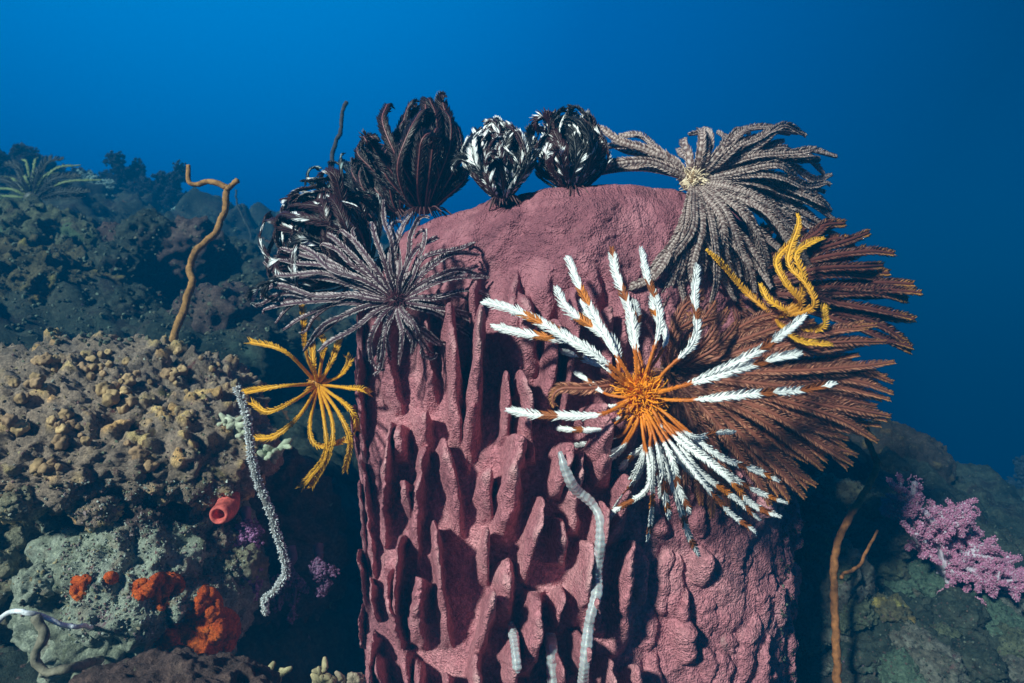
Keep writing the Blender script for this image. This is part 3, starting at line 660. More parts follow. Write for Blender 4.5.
disc(cs, CC, .014, M['feather'], (.16, .06, .035), 9, (1, .6, 1), 80, .014, (.3, .12, .06))

# --- dark maroon one with orange tips at the sponge's edge
DC = P(722, 290, .88)
ds = star('dark maroon feather star with orange arm tips between the grey and copper ones', DC)
dY = lambda x, y: .87 + .05 * min(1, max(0, x - 760) / 140)
arms = ray_tips(722, 290, [(34, 14, 7, 122, 165), (14, -2, 6, 165, 185), (-2, -20, 8, 188, 188), (60, 34, 6, 70, 110), (110, 62, 6, 45, 60), (-22, -60, 7, 130, 70), (-65, -130, 7, 60, 55), (-135, -200, 6, 62, 50)], 17, dY, .03, .0)
fan(ds, DC, M['feather'], arms, col_ticks((.15, .042, .03), (.38, .17, .11), 1, (.70, .30, .05), .42, freq=200.), r0=.0040, r1=.0026, pl=.0115, step=.0012, prof=lambda t: .5 + .5 * sstep(0, .3, t) - .35 * sstep(.93, 1, t), ang=46, lift=.35, pw=.0019, curl_r=.012, hook=.6, arch=.02, wave=.5)
disc(ds, DC, .016, M['feather'], (.30, .16, .08), 11, (1.1, .6, 1), 170, .018, (.42, .24, .12))

# --- yellow arms reaching out among them
YC = P(775, 318, .80)
ys = star('bright yellow feather star arms poking up between the maroon and copper ones', YC)
col_yellow = lambda hi, lo: (lambda i: (lambda t, u, r, sd, stalk: lerp3(lo, hi, sstep(.0, .7, t) * (.6 + .4 * r)) * (.85 + .3 * r)[:, None]))
cyel = col_yellow((.88, .46, .03), (.55, .22, .015))
for i, pts in enumerate([[(775, 318, .80), (812, 308, .77), (806, 285, .77), (788, 262, .78), (798, 226, .79), (797, 214, .80)],
                         [(775, 318, .80), (800, 305, .78), (786, 285, .77), (776, 262, .78), (790, 244, .79), (801, 236, .8)],
                         [(775, 318, .80), (798, 300, .79), (802, 275, .78), (795, 256, .78), (808, 244, .79), (824, 238, .8)],
                         [(775, 318, .80), (786, 312, .78), (768, 300, .78), (760, 284, .79)],
                         [(775, 318, .80), (782, 328, .77), (800, 341, .77), (832, 345, .78)],
                         [(775, 318, .80), (810, 330, .80), (824, 325, .79), (823, 309, .79), (829, 308, .80)],
                         [(775, 318, .80), (745, 292, .83), (718, 262, .80), (706, 250, .79)]]):
    add_arm(ys, YC, M['feather'], bez([P(*p) for p in pts], 70), (.1, -1, .3), r0=.0024, r1=.0013, pl=.0075, col=cyel(i), step=.0019, ang=35, lift=.5, pw=.0018, seed=400 + i)
disc(ys, YC, .008, M['feather'], (.6, .28, .02), 12)

# --- yellow one in the crevice
KC = P(318, 384, .90)
ks = star('golden yellow feather star clinging to the shaded flank of the sponge', KC)
for i, pts in enumerate([[(285, 352), (250, 342)], [(285, 386), (243, 393)], [(292, 402), (268, 412), (252, 403)], [(300, 415), (276, 436), (256, 439)], [(324, 420), (325, 455), (302, 487)],
                         [(332, 420), (330, 452), (312, 487)], [(310, 425), (318, 446), (350, 440)], [(338, 412), (350, 440), (346, 470)], [(342, 402), (354, 415), (357, 430)], [(345, 388), (362, 390), (369, 394)],
                         [(340, 376), (350, 362), (347, 356)], [(314, 366), (312, 345)], [(330, 366), (340, 340)], [(322, 360), (325, 345), (318, 330)], [(306, 352), (304, 320), (302, 306)]]):
    q = [KC] + [P(x, y, .90 - .05 * math.sin((j + 1) / len(pts) * 2.4) - (.02 if y > 400 else 0)) for j, (x, y) in enumerate(pts)]
    add_arm(ks, KC, M['feather'], bez(q, 50), (.2, -1, .4), r0=.0028, r1=.0012, pl=.0085, col=col_yellow((.80, .40, .02), (.62, .26, .015))(i), step=.0021, ang=48, lift=.55, pw=.0018, seed=430 + i,
            prof=lambda t: .35 + .65 * sstep(.3, .8, t))
disc(ks, KC, .013, M['feather'], (.5, .2, .02), 14, (1, .8, 1.1), 30, .01, (.6, .26, .02))

# --- far pale one
FC = P(32, 200, 2.2)
fs = star('far dim feather star with a few pale green arms on the lumpy boulder', FC)
for i, (a, l, pale) in enumerate([(172, 62, 1), (158, 70, 1), (140, 80, 1), (118, 92, 0), (100, 92, 1), (84, 95, 1), (62, 105, 0), (45, 110, 1), (35, 95, 0), (22, 120, 1), (12, 95, 0), (130, 60, 0), (75, 70, 0), (55, 75, 1), (150, 95, 0), (110, 60, 1), (28, 70, 0), (5, 85, 0)]):
    l *= .62; a = math.radians(a); q = [FC, FC + (P(32 + math.cos(a) * l * .45, 200 - math.sin(a) * l * .62, 2.18) - FC), P(32 + math.cos(a) * l, 200 - math.sin(a) * l * .72, 2.2)]
    c_ = (.19, .24, .09) if pale else (.03, .035, .03)
    add_arm(fs, FC, M['feather'], bez(q, 30), (0, -1, .3), r0=.0035, r1=.002, pl=.008 if pale else .024, col=lambda t, u, r, sd, stalk, c_=c_: np.broadcast_to(c_, (len(t), 3)) * (.7 + .6 * r)[:, None], step=.005, ang=45, lift=.3, pw=.004, seed=460 + i)
disc(fs, FC, .03, M['feather'], (.05, .05, .04), 15)

# --- closed ones standing along the rim like bouquets
def bouquet(label, base, H, W, n, colf, seed, lean=(0, 0, 1), r0=.004, pl=.010, step=.0010, curl=2.4, pw=.0022, ang=54, open_=1.0, lift=-.08, lens=(.7, 1.05)):
    root = star(label, base); rs = random.Random(seed); ax = nrm(np.array(lean, float)); e1 = nrm(np.cross(ax, (0, 1, 0))); e2 = np.cross(e1, ax)
    for i in range(2 * n):
        inner = i >= n; ring = i % 3; a = i * 2.39996 + rs.uniform(-.2, .2); rad = e1 * math.cos(a) + e2 * math.sin(a)
        h = H * rs.uniform(*lens) * (1, .97, .86)[ring]; w = W * (1.0, .75, .88)[ring] * rs.uniform(.7, 1.15) * open_ * (rs.uniform(.45, .85) if inner else 1)
        rad = nrm(rad + .25 * nrm(np.array([rs.gauss(0, 1) for _ in range(3)]))); tan = np.cross(ax, rad)
        sw = rs.uniform(-.6, .6) * W; splay = rs.random() < .26 and not inner
        if splay:
            h *= rs.uniform(.5, .8); w *= rs.uniform(1.0, 1.35)
            q = [base + rad * W * .08, base + rad * w * .4 + ax * h * .25, base + rad * w * .8 + ax * h * .6 + tan * sw * .5, base + rad * w * 1.05 + ax * h * .95 + tan * sw]
            sp = curl_tip(bez(q, 50), curl * rs.uniform(.9, 1.6), W * rs.uniform(.2, .34), rs.choice([-1, -1, 1]) * rad + .4 * tan * rs.choice([-1, 1]))
        else:
            q = [base + rad * W * .08, base + rad * w * .55 + ax * h * .18, base + rad * w * 1.0 + ax * h * .50 + tan * sw * .5, base + rad * w * .86 + ax * h * .80 + tan * sw, base + rad * w * .5 + ax * h * .97 + tan * sw]
            sp = curl_tip(bez(q, 50), curl * rs.uniform(.3, 1.0), W * rs.uniform(.2, .36), -rad - ax * rs.uniform(0, .7) + tan * rs.uniform(-.6, .6))
        t = np.linspace(0, 1, len(sp))
        add_arm(root, base, M['feather_gloss'], sp, rad + ax * .15, seg=.0022, thick=.6, r0=r0 * rs.uniform(.75, 1.1), r1=r0 * .5, pl=pl * rs.uniform(.8, 1.15), col=colf(i, rs.random()), step=step, ang=ang, lift=lift, pw=pw, seed=seed * 50 + i, sides=8,
                prof=lambda t: (.25 + .75 * sstep(.0, .3, t)) * (1 - .35 * sstep(.75, 1, t)), hook=.5)
    mb = MB()
    for k in range(26):
        a = k * 2.4; d = (e1 * math.cos(a) + e2 * math.sin(a)) * rs.uniform(.6, 1.3) * W * .55
        V, F = tube(bez([base + d * .12, base + d * .6 + ax * .004, base + d - ax * rs.uniform(.004, .014)], 8), np.linspace(.0012, .0007, 8), 5); mb.add(V, F, np.array([.10, .04, .045]) * rs.uniform(.6, 1.4))
    mb.build('cirri', M['feather'], root, base)
    return root
def col_maroon(i, r0_):
    def f(t, u, r, sd, stalk):
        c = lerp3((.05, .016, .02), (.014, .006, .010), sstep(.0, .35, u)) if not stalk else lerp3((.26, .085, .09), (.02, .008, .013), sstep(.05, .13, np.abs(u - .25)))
        return c * (.7 + .6 * r)[:, None]
    return f
def col_bw(dens, white=(.92, .92, .95), red=.5):
    def g(i, r0_):
        def f(t, u, r, sd, stalk):
            dark = np.array([.034, .008, .012]) if r0_ < red else np.array([.008, .007, .010])
            p = np.stack([t * 10 + i * 5.3, (np.sin((u - .25) * 6.2832) * 1.1 if stalk else sd * 1.2 + u * .5), np.full(len(t), i * 1.7)], 1)
            n = perlin(p, 91); k = (n > dens + (.15 if stalk else 0)) * 1.0
            return lerp3(np.broadcast_to(dark, (len(t), 3)) * (.7 + .7 * r)[:, None], white, k)
        return f
    return g
bouquet('tall closed maroon-black feather star, its arms folded up like a tulip', P(424, 212, .92), .146, .060, 28, col_maroon, 3, (-.06, -.05, 1), .0026, .016, curl=2.3)
bouquet('low dark feather star with arms curled like petals, leaning from the tall maroon one', P(400, 214, .94), .100, .038, 15, col_maroon, 5, (-.42, -.05, .85), .0024, .014, curl=2.8)
bouquet('closed black feather star with many white flecks, a tight egg-shaped bunch', P(504, 200, .85), .094, .042, 36, col_bw(.20), 18, (-.12, -.1, 1), .0022, .0145, curl=2.2)
bouquet('closed black feather star with few white streaks, beside the grey one', P(572, 191, .85), .096, .044, 32, col_bw(.30), 9, (-.02, -.05, 1), .0022, .0145, curl=2.9)
bouquet('black and white feather star sprawling behind the silver speckled one', P(362, 275, .92), .130, .072, 36, col_bw(.36, red=.7), 11, (-.75, -.2, .75), .0022, .0145, curl=3.6, open_=1.1)
bouquet('black feather star in the shade behind the sprawling black and white one', P(372, 220, 1.06), .10, .055, 20, col_bw(.42, (.3, .4, .42), 0), 13, (-.5, .1, .8), .0030, .011, curl=2.4)
# ---------------------------------------------------------------- whips, cords, sea cucumbers, sea squirt
M['whip'] = vcol_mat('whip skin', .8, .2, .5, 120, 0, .9)
M['pale'] = vcol_mat('pale spiny skin', .6, .3, .2, 200, .2, .2)
M['cucumber'] = vcol_mat('milky sea cucumber skin', .3, .5, .25, 220, .35, .3)
M['cucumber'].node_tree.nodes['Principled BSDF'].inputs['Transmission Weight'].default_value = .45
M['squirt'] = vcol_mat('red sea squirt skin', .65, .2, .5, 140, .1, .9)
M['orange'] = reef_mat('orange sponge skin', [(.3, (.50, .055, .010)), (.5, (.80, .13, .018)), (.7, (.90, .24, .04))], [((.30, .12, .05), 40, .68, .74)], 24, .75)
def path(pts, n=80): return bez([P(*p) for p in pts], n)
def whip(name, label, cat, spines, radii, colr, seed=0, rough=.14, group=None):
    """A sea whip: main stem plus side branches (parts)."""
    c = spines[0][-1]; root = thing(name, label, cat, c, group)
    for k, (sp, (ra, rb)) in enumerate(zip(spines, radii)):
        sp = arclen(sp, max(24, int(L_of(sp) / .003)))[0]; n = len(sp)
        sp = sp + .0022 * np.stack([perlin(sp * 60, seed + i) for i in range(3)], 1)
        R = np.linspace(ra, rb, n) * (1 + 1.6 * rough * fbm(sp * 70, 3, seed + 5))
        V, F = tube(sp, R, 12, (0.1, -1, .1)); V = V + nrm(V - np.r_[np.repeat(sp, 12, 0), sp[:1], sp[-1:]]) * (ra * .28 * fbm(V * 420, 2, seed))[:, None]
        cc = np.asarray(colr) * (1 + .45 * fbm(V * 90, 3, seed + 8))[:, None]
        mb = MB(); mb.add(V, F, cc); mb.build('stem' if k == 0 else 'branch', M['whip'], root, c)
    return root
whip('sea_whip', 'tall tan sea whip with a hooked forked top on the knobbly ledge', 'sea whip',
     [path([(226, 186, 1.18), (226, 200, 1.18), (223, 216, 1.18), (214, 234, 1.17), (196, 252, 1.16), (190, 266, 1.16), (192, 282, 1.15), (186, 303, 1.15), (178, 325, 1.14), (170, 348, 1.13), (160, 372, 1.12)]),
      path([(188.5, 165, 1.2), (189, 183, 1.19), (200, 184, 1.19), (214, 181.5, 1.18), (226, 188, 1.18)]), path([(237, 180, 1.17), (231, 186, 1.17), (226, 190, 1.18)], 30)],
     [(.0052, .0068), (.0036, .0052), (.0046, .0046)], (.34, .17, .06), 3)
whip('sea_whip', 'long rust brown sea whip standing before the reef slope', 'sea whip',
     [path([(866, 425, .98), (870, 446, .98), (877, 464, .97), (868, 486, .96), (857, 505, .95), (845, 524, .94), (836, 552, .93), (834, 585, .92), (836, 632, .91), (838, 700, .90)]),
      path([(877, 531, .99), (868, 548, .98), (860, 564, .97), (841, 577, .93)], 40)], [(.0044, .0054), (.0018, .0026)], (.27, .10, .032), 7)
whip('sea_whip', 'thin dark sea whip against open water behind the maroon feather star', 'sea whip', [path([(347, 102, 1.55), (342, 112, 1.55), (341, 130, 1.55), (334, 148, 1.55), (332, 170, 1.55), (333, 215, 1.55)])], [(.0042, .0052)], (.05, .045, .05), 9)
whip('sea_whip', 'faint hair-thin whip curling on the far ridge', 'sea whip', [path([(236, 190, 3.2), (237, 204, 3.2), (243, 217, 3.2), (250, 232, 3.2), (251, 246, 3.2)])], [(.004, .005)], (.06, .06, .05), 11)
whip('cord', 'white cord lying across the dark hollow', 'cord', [path([(-30, 652, .69), (-8, 629, .69), (4, 615, .69), (15, 611, .69), (30, 612, .69), (46, 617, .70), (66, 625, .71), (84, 626.5, .73), (98, 630, .80)])], [(.0028, .0022)], (.72, .74, .80), 13, .05)
whip('cord', 'shaggy brown rope hanging in a loop from the white cord', 'cord', [path([(36, 615, .695), (43, 634, .69), (37, 652, .69), (36, 664, .69), (48, 671, .69), (74, 667, .70), (100, 660, .78)])], [(.0046, .0044)], (.19, .17, .13), 15, .3)
def spiny(label, pts, r):
    sp = arclen(path(pts, 120), 150)[0]; c = sp[-1]; root = thing('spiny_whip_coral', label, 'whip coral', c); n = len(sp)
    sp = sp + .0015 * np.stack([perlin(sp * 90, i + 3) for i in range(3)], 1)
    R = r * (.7 + .5 * np.sin(np.linspace(.2, 2.9, n)))
    V, F = tube(sp, R, 8); mb = MB(); mb.add(V, F, np.array([.20, .19, .19])); mb.build('stem', M['pale'], root, c)
    rs = np.random.RandomState(5); t, s, q = frames(sp, (0, -1, .1)); mb = MB()
    for k in range(1900):
        i = rs.randint(n); a = rs.rand() * 6.283; d = nrm(np.cos(a) * s[i] + np.sin(a) * q[i] + .35 * rs.normal() * t[i]); l = r * rs.uniform(.6, 1.25)
        b = sp[i] + d * R[i] * .6 + t[i] * rs.uniform(-.001, .001)
        Vt, Ft = tube(np.stack([b, b + d * l * .7, b + d * l]), np.array([.0007, .0006, .0003]), 4, t[i] + .01); mb.add(Vt, Ft, np.array([.82, .80, .82]) * rs.uniform(.6, 1.15))
    mb.build('polyp', M['pale'], root, c)['kind'] = 'stuff'
    return root
spiny('wavy white bristly whip coral hanging from the knobbly ledge', [(237, 388, .78), (243, 402, .78), (249, 430, .785), (251, 455, .79), (258, 482, .80), (269, 508, .81), (276, 532, .82), (284, 556, .83), (286, 573, .84), (276, 588, .85), (265, 600, .86), (266, 612, .88)], .0035)
def cucumber(label, pts, r, seed):
    q = bez([(x, y, 0) for x, y, _ in pts], 36); Y0 = np.interp(np.linspace(0, 1, 36), np.linspace(0, 1, len(pts)), [p[2] for p in pts])
    dep = np.array([(lambda h: h[0][1] if h is not None else y0)(hit(p[0], p[1], SPONGE)) for p, y0 in zip(q, Y0)])
    pad = np.r_[[dep[0]] * 3, dep, [dep[-1]] * 3]; lo = np.array([pad[k:k + 7].min() for k in range(36)]); lo = .35 * dep + .65 * lo
    pad = np.r_[[lo[0]] * 2, lo, [lo[-1]] * 2]; dep = np.array([pad[k:k + 5].mean() for k in range(36)]) - r * .9
    pts = [(p[0], p[1], v) for p, v in zip(q, dep)]
    sp = arclen(path(pts, 120), 200)[0]; c = sp.mean(0); n = len(sp); root = thing('sea_cucumber', label, 'sea cucumber', c, 'milky sea cucumbers on the sponge')
    L = L_of(sp); k = np.linspace(0, L, n); ringf = np.abs(np.sin(k / (r * .62) * math.pi / 2 + .6 * perlin(sp * 40, seed)))
    t = np.linspace(0, 1, n); R = r * (.84 + .16 * ringf) * (.5 + .5 * sstep(0, .06, t)) * (.5 + .5 * sstep(0, .06, 1 - t)) * (1 + .35 * fbm(sp * 25, 2, seed))
    lobes = lambda tt, a: 1 + .10 * np.cos(a * 5)
    V, F = tube(sp, R, 20, (0, -1, .1), lobes); aa = np.tile(np.arange(20), n); rr = np.repeat(ringf, 20)
    cc = lerp3((.60, .62, .68), (.92, .92, .94), np.clip(rr ** 2 * .55 + .5 * (aa % 4 == 0), 0, 1)); cc = np.vstack([cc, cc[:2]])
    mb = MB(); mb.add(V, F, cc); o = mb.build('body', M['cucumber'], root, c)
    return root
cucumber('longest milky sea cucumber, trailing down the sponge below the white feather star', [(560, 452, .755), (566, 470, .75), (575, 488, .745), (592, 503, .74), (601, 522, .74), (600, 548, .735), (597, 572, .73), (597, 593, .735), (590, 620, .74), (587, 645, .74), (584, 672, .74), (582, 700, .74)], .0055, 3)
cucumber('short milky sea cucumber near the lower frame edge between two ridges', [(549, 634, .745), (552, 650, .735), (553, 668, .735), (555, 700, .74)], .0075, 5)
cucumber('small thin grey sea cucumber, half hidden beside the short one', [(511, 622, .775), (514, 638, .765), (516, 655, .765), (518, 672, .77)], .0050, 7)
def squirt():
    pts = [(206, 470, 1.0), (213, 478, .94), (222, 486, .90), (228, 498, .875), (226, 509, .855), (219, 515, .832)]
    sp = path(pts, 40); c = sp[0]; n = len(sp); R = np.interp(np.linspace(0, 1, n), [0, .3, .6, .85, 1], [.010, .0135, .0145, .0140, .0115])
    V, F = tube(sp, R * (1 + .05 * fbm(sp * 80, 2, 5)), 24, (.3, -1, .2)); V = V[:-2]; F = [F[0]]
    t, s, q = frames(sp, (.3, -1, .2)); a = np.arange(24) / 24 * 6.2832; rim = [V]
    last = V[-24:]; ce = sp[-1]; m = n * 24
    for f_, dz in ((.82, .0035), (.62, .001), (.5, -.008), (.4, -.02)): rim.append(ce + (last - ce) * f_ + t[-1] * dz)
    V = np.vstack(rim); rings = len(V) // 24; i = np.arange(rings - 1)[:, None] * 24; j = np.arange(24)[None]; k = (j + 1) % 24
    F = np.stack([i + j, i + k, i + 24 + k, i + 24 + j], -1).reshape(-1, 4)
    V = V + nrm(V - c) * (.0012 * fbm(V * 130, 3, 3))[:, None]
    root = thing('sea_squirt', 'coral red bulbous sea squirt with an open mouth below the ledge', 'sea squirt', c)
    cc = np.array([.62, .12, .10]) * (1 + .35 * fbm(V * 45, 3, 9))[:, None]; mb = MB(); mb.add(V, [F], cc); mb.build('body', M['squirt'], root, c)
squirt()

# ---------------------------------------------------------------- crusts that lie on the rocks
def crust(label, outline_fn, box, m, thick, seed, name='encrusting_sponge', cat='sponge', group=None, nx=70):
    """A lumpy crust that follows the rock below it; outline_fn(px, py) > 0 inside."""
    x0, y0, x1, y1 = box; ny = max(8, int(nx * (y1 - y0) / (x1 - x0)))
    g = {}; V = []; F = []; D = []; Nn = []
    for j in range(ny):
        for i in range(nx):
            x, y = x0 + (x1 - x0) * i / (nx - 1), y0 + (y1 - y0) * j / (ny - 1); f = outline_fn(x, y)
            if f < -.12: continue
            h = hit(x, y)
            if h is None: continue
            g[i, j] = len(V); V.append(h[0]); Nn.append(h[1]); D.append(f)
    V = np.array(V); D = np.array(D); Nn = np.array(Nn)
    for (i, j), a in g.items():
        q = [g.get(k) for k in ((i, j), (i + 1, j), (i + 1, j + 1), (i, j + 1))]
        if None not in q and max(np.linalg.norm(V[q[k]] - V[q[k - 1]]) for k in range(4)) < .04: F.append(q[::-1])
    par = list(range(len(V)))
    def find(i):
        while par[i] != i: par[i] = par[par[i]]; i = par[i]
        return i
    for f in F:
        for k in range(3): par[find(f[k])] = find(f[k + 1])
    cnt = {}
    for f in F: cnt[find(f[0])] = cnt.get(find(f[0]), 0) + 1
    big = max(cnt, key=cnt.get); F = [f for f in F if find(f[0]) == big]
    lift = thick * sstep(-.1, .35, D) * (1 + .8 * fbm(V * 110, 3, seed)) - .0015 * (D < 0)
    V = V + Nn * lift[:, None]; used = sorted({i for f in F for i in f}); mp = {a: k for k, a in enumerate(used)}
    V = V[used]; F = np.array([[mp[i] for i in f] for f in F]); c = V.mean(0)
    V2 = np.vstack([V, V - nrm(V) * -.004]); n = len(V)      # a back side, so the crust has a body
    ed = {}
    for f in F:
        for k in range(4): ed[(f[k], f[(k + 1) % 4])] = 1
    bd = [(a, b) for a, b in ed if (b, a) not in ed]
    W = np.array([[b, a, a + n, b + n] for a, b in bd])
    o = obj(name, V2 - c, [F, F[:, ::-1] + n, W], M[m]); o.location = Vector(c); tag(o, label, cat, group); return o
def blob(cs, seed=0, wob=.35, fr=.06):
    def f(x, y):
        v = max(1 - math.hypot((x - a) / rx, (y - b) / ry) for a, b, rx, ry in cs)
        return v + wob * float(fbm(np.array([[x * fr, y * fr, seed * 1.3]]), 3, seed)[0])
    return f
G_OR = 'orange crusts on the grey green rock'
crust('largest orange sponge crust low on the grey green rock', blob([(196, 640, 38, 20), (208, 612, 16, 26), (222, 630, 20, 24), (182, 646, 28, 14), (208, 628, 26, 24)], 3, .28), (148, 580, 248, 668), 'orange', .0045, 3, group=G_OR, nx=84)
crust('middle orange sponge crust shaped like a saddle on top of the grey green rock', blob([(142, 590, 12, 11), (168, 584, 18, 13), (160, 598, 10, 14)], 5), (124, 566, 192, 618), 'orange', .004, 5, group=G_OR)
crust('smaller reddish orange crust on the shadowed side of the grey green rock', blob([(78, 588, 9, 13), (86, 580, 6, 6)], 7), (62, 570, 98, 608), 'orange', .0035, 7, group=G_OR, nx=44)
crust('tiny orange crust speck between the saddle-shaped and reddish ones', blob([(111, 578, 8, 7)], 9, .15), (100, 568, 122, 588), 'orange', .003, 9, group=G_OR, nx=26)

# ---------------------------------------------------------------- soft corals
M['soft_trunk'] = vcol_mat('soft coral trunk', .5, .4, .2, 150, .3, .2)
M['soft_polyp'] = vcol_mat('soft coral polyps', .6, .3, .3, 400, .1, 0)
OCT_V = np.array([(1, 0, 0), (-1, 0, 0), (0, 1, 0), (0, -1, 0), (0, 0, 1), (0, 0, -1.)]); OCT_F = np.array([(0, 2, 4), (2, 1, 4), (1, 3, 4), (3, 0, 4), (2, 0, 5), (1, 2, 5), (3, 1, 5), (0, 3, 5)])
def soft_coral(label, base, targets, r0, trunk_c, polyp_c, seed, psize=.004, dens=60, twig=.035, group=None, lev=2, name='soft_coral', puff=1.0):
    """A tree-like soft coral: fleshy trunk, branches towards the targets, each ending in bunches of tiny polyps."""
    rs = np.random.RandomState(seed); base = np.asarray(base, float); root = thing(name, label, 'soft coral', base, group)
    hub = base + (np.mean(targets, 0) - base) * .35
    V, F = tube(bez([base, base + (hub - base) * .5 + rs.normal(size=3) * r0 * .4, hub], 16), np.linspace(r0, r0 * .7, 16), 12, (0, -1, .1), lambda t, a: 1 + .08 * np.sin(a * 4 + t * 9))
    mb = MB(); mb.add(V, F, np.asarray(trunk_c)); mb.build('trunk', M['soft_trunk'], root, base)
    for T in targets:
        mb = MB(); T = np.asarray(T, float)
        def grow(a, b, r, lv):
            d = b - a; L = np.linalg.norm(d); sp = bez([a, a + d * .5 + rs.normal(size=3) * L * .1, b], 10); r = min(r, L * .16)
            V, F = tube(sp, np.linspace(r, r * .5, 10), 7, (0.1, -1, .1)); mb.add(V, F, np.asarray(trunk_c) * rs.uniform(.85, 1.1))
            if lv > 0:
                for _ in range(rs.randint(4, 7)):
                    i = rs.randint(3, 10); dd = nrm(d / L + 1.1 * nrm(rs.normal(size=3))); grow(sp[i], sp[i] + dd * twig * rs.uniform(.5, 1.2) * (1.3 if lv > 1 else .8), r * .5, lv - 1)
            if True:
                m = int(dens * rs.uniform(.6, 1.3) * (2.2 if lv == 2 else 1)); ii = rs.randint(4 if lv < 2 else 6, 10, m); dirs = nrm(rs.normal(size=(m, 3)))
                c = sp[ii] + dirs * (r + psize * puff * rs.uniform(.3, 2.2, (m, 1))); s = psize * rs.uniform(.5, 1.2, m)
                VV = c[:, None] + OCT_V[None] * (s[:, None, None] * rs.uniform(.7, 1.3, (m, 6, 1))); o = np.arange(m)[:, None, None] * 6
                wt = rs.rand(m, 1) ** 3 * .5; cc = (np.asarray(polyp_c) * (1 - wt) + np.asarray(trunk_c) * 1.1 * wt) * rs.uniform(.6, 1.3, (m, 1)); mb.add(VV.reshape(-1, 3), [(o + OCT_F).reshape(-1, 3)], np.repeat(cc, 6, 0))
        grow(hub, T, r0 * .55, lev)
        mb.build('branch', M['soft_polyp'], root, base, smooth=False)
    return root
TQ = lambda Y, *pts: [P(x, y, Y + dz) for x, y, dz in pts]
soft_coral('bright purple pink soft coral tree on the reef slope', P(934, 578, 1.12), TQ(1.1, (915, 482, 0), (925, 512, -.03), (905, 515, .03), (948, 528, -.02), (972, 512, .02), (985, 545, 0), (1000, 582, -.02), (965, 560, -.04), (925, 540, -.05), (960, 598, 0), (982, 572, -.03), (1012, 578, .02)), .016, (.60, .46, .54), (.50, .15, .27), 3, .0014, 170, .026, name='soft_coral')
GH = 'mauve soft corals hanging in the crevice'
soft_coral('mauve soft coral hanging highest under the pale whip', P(244, 512, .96), TQ(.925, (252, 530, 0), (244, 542, 0), (256, 546, .01)), .008, (.28, .16, .28), (.36, .15, .33), 5, .0026, 50, .018, GH, 1)
soft_coral('mauve soft coral drooping lower beside the grey green rock', P(252, 556, .95), TQ(.925, (248, 592, 0), (243, 582, 0), (256, 582, .01), (250, 572, -.01)), .008, (.28, .16, .28), (.38, .16, .34), 7, .0026, 50, .018, GH, 1)
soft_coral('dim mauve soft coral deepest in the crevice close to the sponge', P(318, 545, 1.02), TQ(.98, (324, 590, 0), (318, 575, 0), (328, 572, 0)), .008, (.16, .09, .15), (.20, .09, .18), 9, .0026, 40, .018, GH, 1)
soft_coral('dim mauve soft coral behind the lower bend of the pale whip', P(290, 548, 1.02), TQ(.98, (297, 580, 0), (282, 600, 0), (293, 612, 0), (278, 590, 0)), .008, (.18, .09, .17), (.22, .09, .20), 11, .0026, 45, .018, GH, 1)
GF = 'far soft coral bushes on the ridge'
far = dict(lev=2, psize=.011, dens=70, twig=.065, group=GF, puff=1.3)
_TQ = TQ
TQ = lambda Y, *pts: _TQ(Y * 1.25, *[(x, y + 12, dz) for x, y, dz in pts])
soft_coral('dark bushy soft coral highest on the ridge at the frame edge', P(12, 213, 3.12), TQ(2.5, (2, 150, 0), (-18, 165, 0), (24, 158, .1), (10, 170, -.1)), .03, (.03, .03, .035), (.035, .035, .04), 21, **far)
soft_coral('dark two-headed soft coral behind the pale green feather star', P(62, 213, 3.38), TQ(2.7, (48, 162, 0), (68, 160, 0), (80, 172, 0), (58, 175, .1)), .03, (.03, .03, .035), (.035, .035, .045), 23, **far)
soft_coral('pale teal cauliflower-like soft coral between the dark bushes', P(84, 230, 3.25), TQ(2.6, (64, 192, 0), (84, 186, 0), (104, 194, 0), (98, 208, -.1), (72, 206, -.1), (116, 206, 0)), .04, (.25, .33, .30), (.26, .36, .33), 25, **far)
soft_coral('dark spreading soft coral next to the pale teal one', P(124, 234, 3.62), TQ(2.9, (112, 178, 0), (128, 172, 0), (142, 182, 0), (118, 196, 0), (138, 202, 0)), .03, (.03, .03, .035), (.03, .035, .045), 27, **far)
soft_coral('dark round-crowned soft coral left of the branching whip top', P(166, 236, 3.62), TQ(2.9, (152, 180, 0), (168, 176, 0), (182, 186, 0), (160, 198, 0), (178, 204, 0)), .03, (.03, .03, .035), (.03, .035, .045), 29, **far)
soft_coral('small pale teal soft coral under the branching whip top', P(186, 240, 3.62), TQ(2.9, (180, 214, 0), (192, 212, 0), (186, 220, -.1)), .03, (.22, .3, .28), (.22, .32, .30), 31, **far)
soft_coral('dim hazy soft coral on the deep slope near the frame edge', P(1012, 553, 3.25), TQ(2.6, (1004, 490, 0), (1018, 470, 0), (1032, 500, 0), (1000, 520, 0)), .03, (.04, .04, .04), (.05, .045, .05), 33, **far)

TQ = _TQ
